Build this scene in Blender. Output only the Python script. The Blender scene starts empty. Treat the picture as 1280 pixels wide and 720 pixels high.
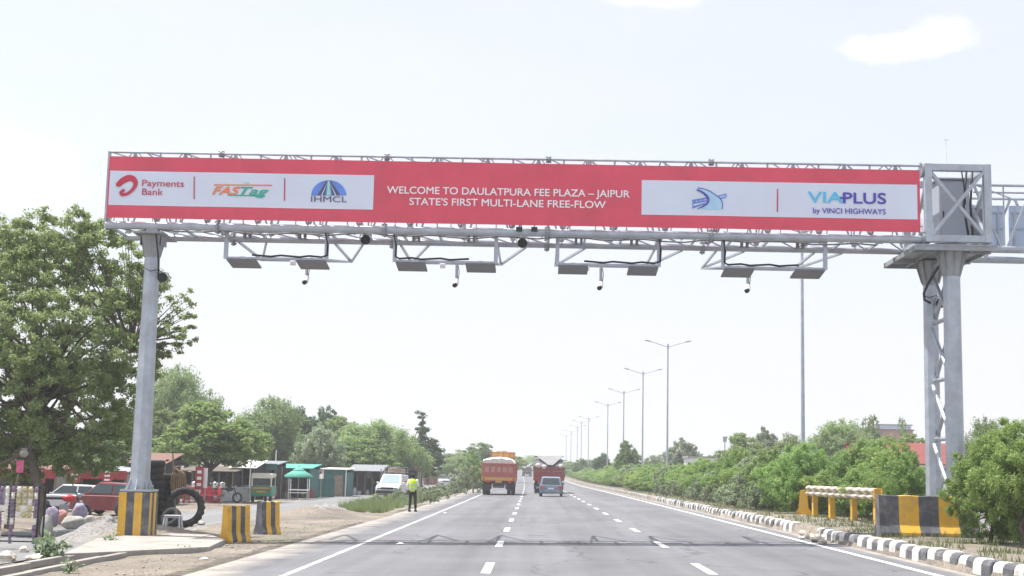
import bpy, bmesh, math, random
import numpy as np
from mathutils import Vector, Matrix, Quaternion
R = math.radians
rnd = random.Random(7)
S = bpy.context.scene
COL = S.collection

# ------------------------------------------------------------------ camera
F_PX, CAM_H = 1750.0, 1.75
PITCH, ROLL, YAW = R(7.525), R(1.249), R(-1.169)
def ray(px, py):
    x = (px-640)/F_PX; z = -(py-360)/F_PX
    c, s = math.cos(ROLL), math.sin(ROLL)
    x, z = c*x-s*z, s*x+c*z
    y2 = math.cos(PITCH)-z*math.sin(PITCH); z2 = math.sin(PITCH)+z*math.cos(PITCH)
    return Vector((x*math.cos(YAW)+y2*math.sin(YAW), -x*math.sin(YAW)+y2*math.cos(YAW), z2))
fw = ray(640, 360).normalized(); rt = (ray(740, 360)-ray(640, 360)).normalized(); up = rt.cross(fw)
cd = bpy.data.cameras.new('camera'); cam = bpy.data.objects.new('camera', cd); COL.objects.link(cam)
M = Matrix((rt, up, -fw)).transposed().to_4x4(); M.translation = (0, 0, CAM_H); cam.matrix_world = M
cd.sensor_width = 36; cd.lens = 36*F_PX/1280; cd.clip_start = .1; cd.clip_end = 9000
S.camera = cam

# ------------------------------------------------------------------ sky, sun, exposure
SUN_DIR = Vector((-2.72, .55, 7.6)).normalized()       # towards the sun
elev = math.asin(SUN_DIR.z); azim = math.atan2(SUN_DIR.x, SUN_DIR.y)
W = bpy.data.worlds.new('World'); S.world = W; W.use_nodes = True
nt = W.node_tree; nt.nodes.clear()
def N(nt, typ, **kw):
    n = nt.nodes.new(typ)
    for k, v in kw.items():
        if k in n.inputs: n.inputs[k].default_value = v
        else: setattr(n, k, v)
    return n
sky = N(nt, 'ShaderNodeTexSky', sky_type='NISHITA'); sky.sun_disc = False
sky.sun_elevation = elev; sky.sun_rotation = azim; sky.air_density = 1.0; sky.dust_density = 3.5; sky.ozone_density = 1.0
tc = N(nt, 'ShaderNodeTexCoord'); mp = N(nt, 'ShaderNodeMapping'); mp.inputs['Scale'].default_value = (1, 1, 3.2)
no = N(nt, 'ShaderNodeTexNoise', Scale=1.7, Detail=6.0, Roughness=.55)
cr = N(nt, 'ShaderNodeValToRGB'); cr.color_ramp.elements[0].position = .36; cr.color_ramp.elements[1].position = .70
cr.color_ramp.elements[0].color = (.58, .58, .58, 1); cr.color_ramp.elements[1].color = (.80, .80, .80, 1)
mx = N(nt, 'ShaderNodeMix', data_type='RGBA')
CLOUD_COL = (3.62, 3.62, 3.84, 1)
# one small cumulus cloud and the thin veil live in the sky itself
def cloud_dir(px, py):
    return ray(px, py).normalized()
bg = N(nt, 'ShaderNodeBackground', Strength=.12); out = N(nt, 'ShaderNodeOutputWorld')
L = nt.links.new
L(tc.outputs['Generated'], mp.inputs['Vector']); L(mp.outputs['Vector'], no.inputs['Vector'])
L(no.outputs['Fac'], cr.inputs['Fac'])
spz = N(nt, 'ShaderNodeSeparateXYZ'); L(tc.outputs['Generated'], spz.inputs[0])
hzr = N(nt, 'ShaderNodeMapRange'); hzr.interpolation_type = 'SMOOTHSTEP'; L(spz.outputs['Z'], hzr.inputs['Value']); hzr.inputs['From Min'].default_value = .02; hzr.inputs['From Max'].default_value = .38; hzr.inputs['To Min'].default_value = 1.0; hzr.inputs['To Max'].default_value = 0.0
mxm = N(nt, 'ShaderNodeMath', operation='MAXIMUM'); L(cr.outputs['Color'], mxm.inputs[0]); L(hzr.outputs[0], mxm.inputs[1]); L(mxm.outputs[0], mx.inputs['Factor'])
L(sky.outputs['Color'], mx.inputs['A']); mx.inputs['B'].default_value = CLOUD_COL
last = mx.outputs['Result']
def puff(px, py, ra, rb, soft, amount, last):
    """a soft cloud patch round a direction of the sky (elliptical, edges broken by noise)"""
    d = cloud_dir(px, py); h = Vector((d.y, -d.x, 0)).normalized(); v = h.cross(d)
    def dot(vec, k):
        n = N(nt, 'ShaderNodeVectorMath', operation='DOT_PRODUCT'); n.inputs[1].default_value = vec*k
        L(tc.outputs['Generated'], n.inputs[0]); return n.outputs['Value']
    a = dot(h, F_PX/ra); b = dot(v, F_PX/rb)
    def m(op, x, y=None):
        n = N(nt, 'ShaderNodeMath', operation=op)
        for i, q in enumerate((x, y)):
            if q is None: continue
            if isinstance(q, (int, float)): n.inputs[i].default_value = q
            else: L(q, n.inputs[i])
        return n.outputs[0]
    off = m('MULTIPLY', b, 1.0)
    b0 = d.dot(v)*F_PX/rb
    off = m('SUBTRACT', b, b0); a = m('SUBTRACT', a, d.dot(h)*F_PX/ra)
    r2 = m('SQRT', m('ADD', m('MULTIPLY', a, a), m('MULTIPLY', off, off)))
    nn = N(nt, 'ShaderNodeTexNoise', Scale=22.0, Detail=8.0, Roughness=.68); L(tc.outputs['Generated'], nn.inputs['Vector'])
    r2 = m('ADD', r2, m('MULTIPLY', m('SUBTRACT', nn.outputs['Fac'], .5), 2.3))
    mr = N(nt, 'ShaderNodeMapRange'); mr.interpolation_type = 'SMOOTHSTEP'
    L(r2, mr.inputs['Value']); mr.inputs['From Min'].default_value = 1-soft; mr.inputs['From Max'].default_value = 1+soft*.4
    mr.inputs['To Min'].default_value = amount; mr.inputs['To Max'].default_value = 0
    q = N(nt, 'ShaderNodeMix', data_type='RGBA'); L(mr.outputs['Result'], q.inputs['Factor']); L(last, q.inputs['A']); q.inputs['B'].default_value = (4.6, 4.6, 4.6, 1)
    return q.outputs['Result']
last = puff(1130, 56, 74, 20, .7, .95, last)
last = puff(1172, 46, 44, 22, .8, .8, last)
last = puff(10, 215, 90, 50, 1.0, .6, last)
last = puff(820, -2, 60, 12, .8, .6, last)
L(last, bg.inputs['Color']); L(bg.outputs['Background'], out.inputs['Surface'])

sd = bpy.data.lights.new('sun', 'SUN'); sun = bpy.data.objects.new('sun', sd); COL.objects.link(sun)
sd.energy = 3.6; sd.angle = R(.6); sd.color = (1, .955, .89)
sun.rotation_euler = (-SUN_DIR).to_track_quat('-Z', 'Y').to_euler()
S.view_settings.view_transform = 'Standard'; S.view_settings.look = 'None'
S.view_settings.exposure = 1.18; S.view_settings.gamma = 1; S.view_settings.use_curve_mapping = False
S.render.engine = 'CYCLES'
S.cycles.volume_bounces = 0; S.cycles.max_bounces = 8; S.cycles.transparent_max_bounces = 16
S.cycles.volume_step_rate = 5

# ------------------------------------------------------------------ the lie of the land
KC = 2.125e-5
def cx(y): return -KC*max(y, 0)**2 if y < 500 else -KC*250000-2*KC*500*(y-500)
def rise(y):
    if y < 180: return 0.0
    if y < 430: return 4.6e-5*(y-180)**2
    return 4.6e-5*250**2
XF = .0180
def zr(x, y):                       # road plane height (cross fall of 1.8 %)
    return XF*min(max(x-cx(y), -14), 9)+rise(y)
KERB = 7.78                          # face of the median kerb
def zg(x, y):                       # ground incl. raised median
    u = x-cx(y); z = zr(x, y)
    if u > KERB+.05 and u < 12.6: z += .27
    return z
def P(px, py, y):                   # point of a pixel at distance y along the road
    r = ray(px, py); return Vector((0, 0, CAM_H))+r*(y/r.y)
def G(px, py, dz=0.0):              # ground point of a pixel
    r = ray(px, py); z = 0
    for _ in range(40):
        t = (z-CAM_H)/r.z if r.z < -1e-5 else 3000
        p = Vector((0, 0, CAM_H))+r*t; z = zr(p.x, p.y)+dz
    return p

# ------------------------------------------------------------------ materials
def mat(name, col, rough=.8, var=.12, scale=6.0, metal=0.0, bump=0.0, bscale=None, spec=.4, dirt=None, dirt_amt=0.0, dirt_scale=1.5, stretch=None, transl=0.0, coord='Object', alpha=None):
    m = bpy.data.materials.new(name); m.use_nodes = True; t = m.node_tree; b = t.nodes['Principled BSDF']
    l = t.links.new
    b.inputs['Roughness'].default_value = rough; b.inputs['Metallic'].default_value = metal
    b.inputs['Specular IOR Level'].default_value = spec
    c = N(t, 'ShaderNodeTexCoord'); vec = c.outputs[coord]
    if stretch:
        mpn = N(t, 'ShaderNodeMapping'); mpn.inputs['Scale'].default_value = stretch; l(vec, mpn.inputs['Vector']); vec = mpn.outputs['Vector']
    n = N(t, 'ShaderNodeTexNoise', Scale=scale, Detail=5.0, Roughness=.6); l(vec, n.inputs['Vector'])
    r = N(t, 'ShaderNodeValToRGB'); r.color_ramp.elements[0].position = .3; r.color_ramp.elements[1].position = .7
    lo = [max(0, x*(1-var)) for x in col]; hi = [min(1, x*(1+var)) for x in col]
    r.color_ramp.elements[0].color = (*lo, 1); r.color_ramp.elements[1].color = (*hi, 1)
    l(n.outputs['Fac'], r.inputs['Fac']); outc = r.outputs['Color']
    if dirt:
        n2 = N(t, 'ShaderNodeTexNoise', Scale=dirt_scale, Detail=7.0, Roughness=.68); l(vec, n2.inputs['Vector'])
        r2 = N(t, 'ShaderNodeValToRGB'); r2.color_ramp.elements[0].position = .48; r2.color_ramp.elements[1].position = .68
        r2.color_ramp.elements[0].color = (0, 0, 0, 1); r2.color_ramp.elements[1].color = (dirt_amt,)*3+(1,)
        l(n2.outputs['Fac'], r2.inputs['Fac'])
        x = N(t, 'ShaderNodeMix', data_type='RGBA'); l(r2.outputs['Color'], x.inputs['Factor']); l(outc, x.inputs['A']); x.inputs['B'].default_value = (*dirt, 1)
        outc = x.outputs['Result']
    l(outc, b.inputs['Base Color'])
    if bump:
        n3 = N(t, 'ShaderNodeTexNoise', Scale=bscale or scale*6, Detail=4.0); l(vec, n3.inputs['Vector'])
        bp = N(t, 'ShaderNodeBump', Strength=bump, Distance=.02); l(n3.outputs['Fac'], bp.inputs['Height']); l(bp.outputs['Normal'], b.inputs['Normal'])
    if transl:
        o = t.nodes['Material Output']; tr = N(t, 'ShaderNodeBsdfTranslucent'); l(outc, tr.inputs['Color'])
        ms = N(t, 'ShaderNodeMixShader', Fac=transl); l(b.outputs[0], ms.inputs[1]); l(tr.outputs[0], ms.inputs[2]); l(ms.outputs[0], o.inputs['Surface'])
    return m
def leafmat(name, c1, c2, transl=.35, rough=.55):
    m = bpy.data.materials.new(name); m.use_nodes = True; t = m.node_tree; b = t.nodes['Principled BSDF']; l = t.links.new
    b.inputs['Roughness'].default_value = rough; b.inputs['Specular IOR Level'].default_value = .25
    c = N(t, 'ShaderNodeTexCoord')
    at = N(t, 'ShaderNodeAttribute'); at.attribute_name = 'leaf_tint'
    n = N(t, 'ShaderNodeTexNoise', Scale=.9, Detail=3.0); l(c.outputs['Object'], n.inputs['Vector'])
    a = N(t, 'ShaderNodeMath', operation='MULTIPLY_ADD'); l(n.outputs['Fac'], a.inputs[0]); a.inputs[1].default_value = 1.0; l(at.outputs['Fac'], a.inputs[2])
    s = N(t, 'ShaderNodeMath', operation='MULTIPLY'); l(a.outputs[0], s.inputs[0]); s.inputs[1].default_value = .62; s.use_clamp = True
    x = N(t, 'ShaderNodeMix', data_type='RGBA'); l(s.outputs[0], x.inputs['Factor']); x.inputs['A'].default_value = (*c1, 1); x.inputs['B'].default_value = (*c2, 1)
    oi = N(t, 'ShaderNodeObjectInfo'); hs = N(t, 'ShaderNodeHueSaturation')
    mr = N(t, 'ShaderNodeMapRange'); l(oi.outputs['Random'], mr.inputs['Value']); mr.inputs['To Min'].default_value = .8; mr.inputs['To Max'].default_value = 1.18
    l(mr.outputs[0], hs.inputs['Value']); l(x.outputs['Result'], hs.inputs['Color'])
    mr2 = N(t, 'ShaderNodeMapRange'); rq = N(t, 'ShaderNodeMath', operation='FRACT'); rm = N(t, 'ShaderNodeMath', operation='MULTIPLY'); l(oi.outputs['Random'], rm.inputs[0]); rm.inputs[1].default_value = 7.31; l(rm.outputs[0], rq.inputs[0]); l(rq.outputs[0], mr2.inputs['Value']); mr2.inputs['To Min'].default_value = .49; mr2.inputs['To Max'].default_value = .516; l(mr2.outputs[0], hs.inputs['Hue'])
    l(hs.outputs['Color'], b.inputs['Base Color'])
    tr = N(t, 'ShaderNodeBsdfTranslucent'); l(hs.outputs['Color'], tr.inputs['Color'])
    ms = N(t, 'ShaderNodeMixShader', Fac=transl); l(b.outputs[0], ms.inputs[1]); l(tr.outputs[0], ms.inputs[2]); l(ms.outputs[0], t.nodes['Material Output'].inputs['Surface'])
    return m

m_galv = mat('galvanised_steel', (.40, .44, .49), .42, .16, 3.0, metal=.45, dirt=(.33, .33, .33), dirt_amt=.5, dirt_scale=2.2, spec=.5)
m_galvd = mat('weathered_steel', (.30, .32, .35), .5, .16, 4.0, metal=.35, dirt=(.30, .27, .24), dirt_amt=.5)
m_cab = mat('cabinet_paint', (.36, .40, .46), .5, .04, 2.0)
m_panelgrey = mat('antenna_plastic', (.16, .16, .175), .55, .08, 4.0)
m_black = mat('black_plastic', (.015, .016, .02), .5, .2, 5.0)
m_white = mat('white_paint', (.78, .78, .78), .5, .04, 5.0)
m_red = mat('banner_red', (.70, .085, .135), .6, .05, 1.2, transl=.12, dirt=(.52, .075, .11), dirt_amt=.5, dirt_scale=.8, bump=.9, bscale=.9)
m_bwhite = mat('banner_white', (.74, .82, .95), .6, .03, .8, transl=.12, bump=.9, bscale=.9)
m_text = mat('lettering_white', (.86, .84, .86), .6, .02)
m_ired = mat('lettering_red', (.55, .035, .075), .6, .04)
m_iorange = mat('lettering_orange', (.78, .22, .08), .6, .04)
m_iteal = mat('lettering_teal', (.06, .42, .32), .6, .04)
m_iblue = mat('logo_blue', (.13, .26, .72), .6, .25, 2.0)
m_igreen = mat('logo_green', (.36, .68, .60), .6, .04)
m_igrey = mat('lettering_grey', (.09, .08, .15), .6, .04)
m_icyan = mat('lettering_cyan', (.10, .52, .80), .6, .04)
m_iindigo = mat('lettering_indigo', (.08, .07, .42), .6, .04)
m_ipale = mat('logo_pale_blue', (.42, .66, .84), .6, .1, 3.0)
m_conc = mat('concrete', (.33, .31, .285), .9, .22, 3.0, bump=.5, bscale=25, dirt=(.17, .155, .14), dirt_amt=.8)
m_kw = mat('kerb_white', (.60, .60, .58), .85, .10, 4.0, bump=.3, bscale=20, dirt=(.33, .31, .28), dirt_amt=.75, dirt_scale=3.0)
m_kb = mat('kerb_black', (.085, .09, .10), .85, .2, 4.0, bump=.3, bscale=20, dirt=(.33, .31, .28), dirt_amt=.55, dirt_scale=3.0)
m_yel = mat('barrier_yellow', (.70, .40, .035), .65, .08, 3.0, bump=.15, bscale=12, dirt=(.38, .28, .13), dirt_amt=.6, dirt_scale=3.5)
m_blk = mat('barrier_black', (.085, .09, .105), .75, .15, 3.0, bump=.15, bscale=12, dirt=(.26, .24, .21), dirt_amt=.6, dirt_scale=3.0)
m_rub = mat('rubber', (.022, .022, .025), .8, .3, 8.0, dirt=(.12, .11, .10), dirt_amt=.45, dirt_scale=5.0)
m_glass = mat('dark_glass', (.03, .045, .05), .12, .1, 1.0, spec=.7)
m_lglass = mat('pale_glass', (.22, .30, .33), .12, .1, 1.0, spec=.7)
m_bark = mat('bark', (.13, .105, .085), .95, .3, 6.0, bump=.8, bscale=18)
m_rope = mat('hose_tan', (.36, .24, .13), .8, .15, 6.0)
m_wood = mat('weathered_wood', (.24, .19, .14), .9, .2, 6.0)
m_chrome = mat('bright_metal', (.6, .6, .6), .3, .05, 3.0, metal=.8)
m_lampr = mat('tail_lamp_red', (.55, .02, .02), .3, .05, 3.0)
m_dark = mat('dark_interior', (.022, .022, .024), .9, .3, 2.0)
L_neem = leafmat('leaves_mid', (.12, .185, .055), (.28, .37, .14), .5)
L_acac = leafmat('leaves_pale', (.17, .25, .095), (.33, .43, .20), .5)
L_dark = leafmat('leaves_dark', (.06, .12, .045), (.12, .19, .075), .4)
L_bush = leafmat('leaves_bush', (.125, .21, .055), (.32, .44, .14), .48)
L_grey = leafmat('leaves_grey', (.17, .22, .13), (.36, .42, .27), .4)
L_big = leafmat('leaves_big_tree', (.14, .195, .065), (.33, .40, .18), .52)
L_grass = leafmat('grass_blades', (.10, .15, .05), (.25, .30, .13))

# ------------------------------------------------------------------ mesh helpers
class MB:
    def __init__(s): s.v = []; s.f = []; s.m = []; s.smooth = []
    def add(s, vs, fs, mi=0, sm=False):
        o = len(s.v); s.v += [tuple(v) for v in vs]
        for f in fs: s.f.append(tuple(i+o for i in f)); s.m.append(mi); s.smooth.append(sm)
    def box(s, c, d, rot=None, mi=0, taper=1.0):
        c = Vector(c); x, y, z = d[0]/2, d[1]/2, d[2]/2
        vs = []
        for sz in (-1, 1):
            k = taper if sz > 0 else 1
            for sx, sy in ((-1, -1), (1, -1), (1, 1), (-1, 1)):
                v = Vector((sx*x*k, sy*y*k, sz*z)); v = rot @ v if rot else v; vs.append(c+v)
        s.add(vs, [(0, 3, 2, 1), (4, 5, 6, 7), (0, 1, 5, 4), (1, 2, 6, 5), (2, 3, 7, 6), (3, 0, 4, 7)], mi); return s
    def bar(s, a, b, w, h=None, mi=0):
        a = Vector(a); b = Vector(b); d = b-a; q = d.to_track_quat('Z', 'Y').to_matrix()
        s.box((a+b)/2, (w, h or w, d.length), q, mi); return s
    def tube(s, a, b, r, r2=None, n=8, mi=0, caps=True):
        a = Vector(a); b = Vector(b); r2 = r if r2 is None else r2; q = (b-a).to_track_quat('Z', 'Y').to_matrix()
        vs = []
        for p, rr in ((a, r), (b, r2)):
            for i in range(n):
                t = 2*math.pi*i/n; vs.append(p+q @ Vector((rr*math.cos(t), rr*math.sin(t), 0)))
        s.add(vs, [(i, (i+1) % n, n+(i+1) % n, n+i) for i in range(n)], mi, n > 8)
        if caps: s.add(vs[:n], [tuple(range(n))[::-1]], mi); s.add(vs[n:], [tuple(range(n))], mi)
        return s
    def path(s, pts, r, n=6, mi=0):
        pts = [Vector(p) for p in pts]; k = len(pts); rr = r if isinstance(r, (list, tuple)) else [r]*k
        vs = []
        for i, p in enumerate(pts):
            d = (pts[min(i+1, k-1)]-pts[max(i-1, 0)]).normalized(); a = d.orthogonal() if abs(d.z) > .95 else d.cross(Vector((0, 0, 1)))
            a.normalize(); b = d.cross(a)
            for j in range(n):
                t = 2*math.pi*j/n; vs.append(p+(a*math.cos(t)+b*math.sin(t))*rr[i])
        fs = [(i*n+j, i*n+(j+1) % n, (i+1)*n+(j+1) % n, (i+1)*n+j) for i in range(k-1) for j in range(n)]
        fs += [tuple(range(n))[::-1], tuple(range((k-1)*n, k*n))]
        s.add(vs, fs, mi, True); return s
    def prism(s, pts, o, u, v, w, t0, t1, mi=0, sm=False):
        """2-D outline pts in axes u,v at origin o, extruded along w from t0 to t1"""
        o = Vector(o); u = Vector(u); v = Vector(v); w = Vector(w); n = len(pts)
        vs = [o+u*p[0]+v*p[1]+w*t0 for p in pts]+[o+u*p[0]+v*p[1]+w*t1 for p in pts]
        s.add(vs, [tuple(range(n))[::-1], tuple(range(n, 2*n))]+[(i, (i+1) % n, n+(i+1) % n, n+i) for i in range(n)], mi, sm); return s
    def lathe(s, prof, c, n=16, axis='Z', mi=0, arc=1.0):
        c = Vector(c); vs = []; k = len(prof); m_ = n if arc >= 1 else n+1
        for i in range(m_):
            t = 2*math.pi*arc*i/n
            for r, h in prof:
                p = {'Z': (r*math.cos(t), r*math.sin(t), h), 'X': (h, r*math.cos(t), r*math.sin(t)), 'Y': (r*math.cos(t), h, r*math.sin(t))}[axis]
                vs.append(c+Vector(p))
        fs = []
        for i in range(n):
            j = (i+1) % m_
            for q in range(k-1): fs.append((i*k+q, j*k+q, j*k+q+1, i*k+q+1))
        s.add(vs, fs, mi, True); return s
    def ball(s, c, r, mi=0, n=10, sc=(1, 1, 1)):
        c = Vector(c); vs = []; fs = []
        for i in range(n//2+1):
            a = math.pi*i/(n//2)
            for j in range(n):
                b = 2*math.pi*j/n; vs.append(c+Vector((r*sc[0]*math.sin(a)*math.cos(b), r*sc[1]*math.sin(a)*math.sin(b), r*sc[2]*math.cos(a))))
        for i in range(n//2):
            for j in range(n): fs.append((i*n+j, (i+1)*n+j, (i+1)*n+(j+1) % n, i*n+(j+1) % n))
        s.add(vs, fs, mi, True); return s
    def torus(s, c, R_, r, axis='Y', n=28, k=8, mi=0, wx=1.0, treads=0, tr=.03):
        c = Vector(c); vs = []; fs = []
        for i in range(n):
            t = 2*math.pi*i/n
            for j in range(k):
                p = 2*math.pi*j/k; cp, sp = math.cos(p), math.sin(p)
                cp = math.copysign(abs(cp)**.6, cp); sp = math.copysign(abs(sp)**.6, sp)
                rr = R_+r*cp; h = r*wx*sp
                if treads and cp > .3 and i % 2: rr -= tr
                q = {'Y': (rr*math.cos(t), h, rr*math.sin(t)), 'Z': (rr*math.cos(t), rr*math.sin(t), h), 'X': (h, rr*math.cos(t), rr*math.sin(t))}[axis]
                vs.append(c+Vector(q))
        for i in range(n):
            for j in range(k): fs.append((i*k+j, ((i+1) % n)*k+j, ((i+1) % n)*k+(j+1) % k, i*k+(j+1) % k))
        s.add(vs, fs, mi, True); return s
    def build(s, name, mats, parent=None, bevel=0, seg=2, loc=None):
        me = bpy.data.meshes.new(name); me.from_pydata(s.v, [], s.f)
        for m in (mats if isinstance(mats, (list, tuple)) else [mats]): me.materials.append(m)
        me.polygons.foreach_set('material_index', s.m); me.polygons.foreach_set('use_smooth', s.smooth)
        b = bmesh.new(); b.from_mesh(me); bmesh.ops.recalc_face_normals(b, faces=b.faces); b.to_mesh(me); b.free(); me.update()
        o = bpy.data.objects.new(name, me); COL.objects.link(o)
        if parent: o.parent = parent
        if loc: o.location = loc
        if bevel:
            q = o.modifiers.new('bevel', 'BEVEL'); q.width = bevel; q.segments = seg; q.limit_method = 'ANGLE'; q.angle_limit = R(40)
        return o
def tag(o, label=None, cat=None, group=None, kind=None):
    if label: o['label'] = label
    if cat: o['category'] = cat
    if group: o['group'] = group
    if kind: o['kind'] = kind
    return o
def thing(name, label, cat, loc=(0, 0, 0), rz=0, group=None):
    o = bpy.data.objects.new(name, None); COL.objects.link(o); o.empty_display_size = .1
    o.location = loc; o.rotation_euler = (0, 0, rz); return tag(o, label, cat, group)
KIDS = {}
def copy_tree(o, parent=None):
    c = o.copy(); COL.objects.link(c); c.parent = parent
    for ch in [q for q in bpy.data.objects if q.parent == o]: copy_tree(ch, c)
    return c
def dup(root, loc, rz=0, label=None, scale=None):
    c = copy_tree(root); c.location = loc; c.rotation_euler = (0, 0, rz)
    if label: c['label'] = label
    if scale: c.scale = scale if isinstance(scale, tuple) else (scale,)*3
    return c
ORD = ['first', 'second', 'third', 'fourth', 'fifth', 'sixth', 'seventh', 'eighth', 'ninth', 'tenth', 'eleventh', 'twelfth', 'thirteenth', 'fourteenth', 'fifteenth', 'sixteenth', 'seventeenth', 'eighteenth', 'nineteenth', 'twentieth',
       'twenty-first', 'twenty-second', 'twenty-third', 'twenty-fourth', 'twenty-fifth', 'twenty-sixth', 'twenty-seventh', 'twenty-eighth', 'twenty-ninth', 'thirtieth', 'thirty-first', 'thirty-second', 'thirty-third', 'thirty-fourth', 'thirty-fifth', 'thirty-sixth', 'thirty-seventh', 'thirty-eighth', 'thirty-ninth', 'fortieth']

# ------------------------------------------------------------------ ground, roads, markings
MOUNDS = [(-8.9, 57.0, 1.9, 4.0, .42), (-10.9, 38.6, 1.5, 2.2, .42), (-10.6, 36.8, .8, 1.2, .22), (-9.9, 44.5, 1.5, 2.5, .16)]
def hashn(x, y):
    return (math.sin(x*1.7+y*.9)+math.sin(x*.63-y*1.31+2)+math.sin(x*3.1+y*2.3+1)*.5+math.sin(-x*5.3+y*4.1)*.3)/2.8
def ground_mesh():
    us = [-3000, -1200, -500, -200, -110, -70, -50, -40, -32]+[-28+i*.8 for i in range(15)]+[-16.4, -15.9]+[-15.6+i*.5 for i in range(11)]+[-10.3+.25*i for i in range(4)]+[-9.23,-9.2,-8.7,-8.67]+[-8.5+.25*i for i in range(12)]+[-5.6, -5.2, 0, 6, KERB-.05, KERB+.1, KERB+.32]+[8.5+.5*i for i in range(9)]+[12.9, 13.3, 20, 28, 32, 45, 80, 160, 400, 1200, 3000]
    ys = [-40, -10, 5, 12, 16]+[18+.4*i for i in range(150)]+[78+1.5*i for i in range(50)]+[155+6*i for i in range(50)]+[460, 500, 600, 800, 1200, 2000, 4000]
    vs = []; fs = []
    for y in ys:
        for u in us:
            x = cx(y)+u; z = XF*min(max(u, -14), 9)+rise(y)
            if u > KERB+.05 and u < 12.95: z += .27+.03*hashn(x*1.5, y*1.5)
            elif -5.9 < u <= KERB: z -= .04
            elif u <= -5.2:
                road = (-15.3 < u < -10.1) or u > -6.6
                if -6.6 < u: z -= .0
                elif road: z -= .05
                else: z += .025*hashn(x*2, y*2)+.012*hashn(x*7, y*6)-.01
                for (mx_, my_, sx_, sy_, hh) in MOUNDS:
                    q = ((x-mx_)/sx_)**2+((y-my_)/sy_)**2
                    if q < 4: z += hh*math.exp(-q*1.4)*(1+.18*hashn(x*5, y*5))
                if 16 < y < 31.4 and -9.22 < u < -8.68: z -= .42      # drain channel
            elif u > 12.9: z -= .05
            vs.append((x, y, z))
    n = len(us)
    for j in range(len(ys)-1):
        for i in range(n-1): fs.append((j*n+i, j*n+i+1, (j+1)*n+i+1, (j+1)*n+i))
    b = MB(); b.add(vs, fs, 0, True); return b
def dirtmat():
    m = bpy.data.materials.new('dry_soil'); m.use_nodes = True; t = m.node_tree; b = t.nodes['Principled BSDF']; l = t.links.new
    b.inputs['Roughness'].default_value = .95; b.inputs['Specular IOR Level'].default_value = .15
    c = N(t, 'ShaderNodeTexCoord'); v = c.outputs['Object']
    n1 = N(t, 'ShaderNodeTexNoise', Scale=.35, Detail=8.0, Roughness=.65); l(v, n1.inputs['Vector'])
    r1 = N(t, 'ShaderNodeValToRGB'); e = r1.color_ramp.elements; e[0].position = .35; e[1].position = .66
    e[0].color = (.165, .15, .135, 1); e[1].color = (.33, .295, .25, 1); l(n1.outputs['Fac'], r1.inputs['Fac'])
    n2 = N(t, 'ShaderNodeTexNoise', Scale=14.0, Detail=6.0, Roughness=.75); l(v, n2.inputs['Vector'])
    r2 = N(t, 'ShaderNodeValToRGB'); e = r2.color_ramp.elements; e[0].position = .38; e[1].position = .66
    e[0].color = (.55, .54, .53, 1); e[1].color = (1.22, 1.2, 1.18, 1); l(n2.outputs['Fac'], r2.inputs['Fac'])
    x = N(t, 'ShaderNodeMix', data_type='RGBA', blend_type='MULTIPLY', Factor=1.0); l(r1.outputs[0], x.inputs['A']); l(r2.outputs[0], x.inputs['B'])
    # stones
    vo = N(t, 'ShaderNodeTexVoronoi', Scale=9.0); l(v, vo.inputs['Vector'])
    r3 = N(t, 'ShaderNodeValToRGB'); e = r3.color_ramp.elements; e[0].position = .08; e[1].position = .2; e[0].color = (.6, .6, .6, 1); e[1].color = (0, 0, 0, 1)
    l(vo.outputs['Distance'], r3.inputs['Fac'])
    x2 = N(t, 'ShaderNodeMix', data_type='RGBA'); l(r3.outputs[0], x2.inputs['Factor']); l(x.outputs['Result'], x2.inputs['A']); x2.inputs['B'].default_value = (.42, .41, .40, 1)
    # thin weeds
    n4 = N(t, 'ShaderNodeTexNoise', Scale=.22, Detail=7.0, Roughness=.7); l(v, n4.inputs['Vector'])
    r4 = N(t, 'ShaderNodeValToRGB'); e = r4.color_ramp.elements; e[0].position = .56; e[1].position = .7; e[0].color = (0, 0, 0, 1); e[1].color = (.7, .7, .7, 1); l(n4.outputs['Fac'], r4.inputs['Fac'])
    x3 = N(t, 'ShaderNodeMix', data_type='RGBA'); l(r4.outputs[0], x3.inputs['Factor']); l(x2.outputs['Result'], x3.inputs['A']); x3.inputs['B'].default_value = (.16, .19, .08, 1)
    l(x3.outputs['Result'], b.inputs['Base Color'])
    bp = N(t, 'ShaderNodeBump', Strength=.8, Distance=.05); l(n2.outputs['Fac'], bp.inputs['Height']); l(bp.outputs['Normal'], b.inputs['Normal'])
    return m
tag(ground_mesh().build('ground', dirtmat()), kind='structure')

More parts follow.
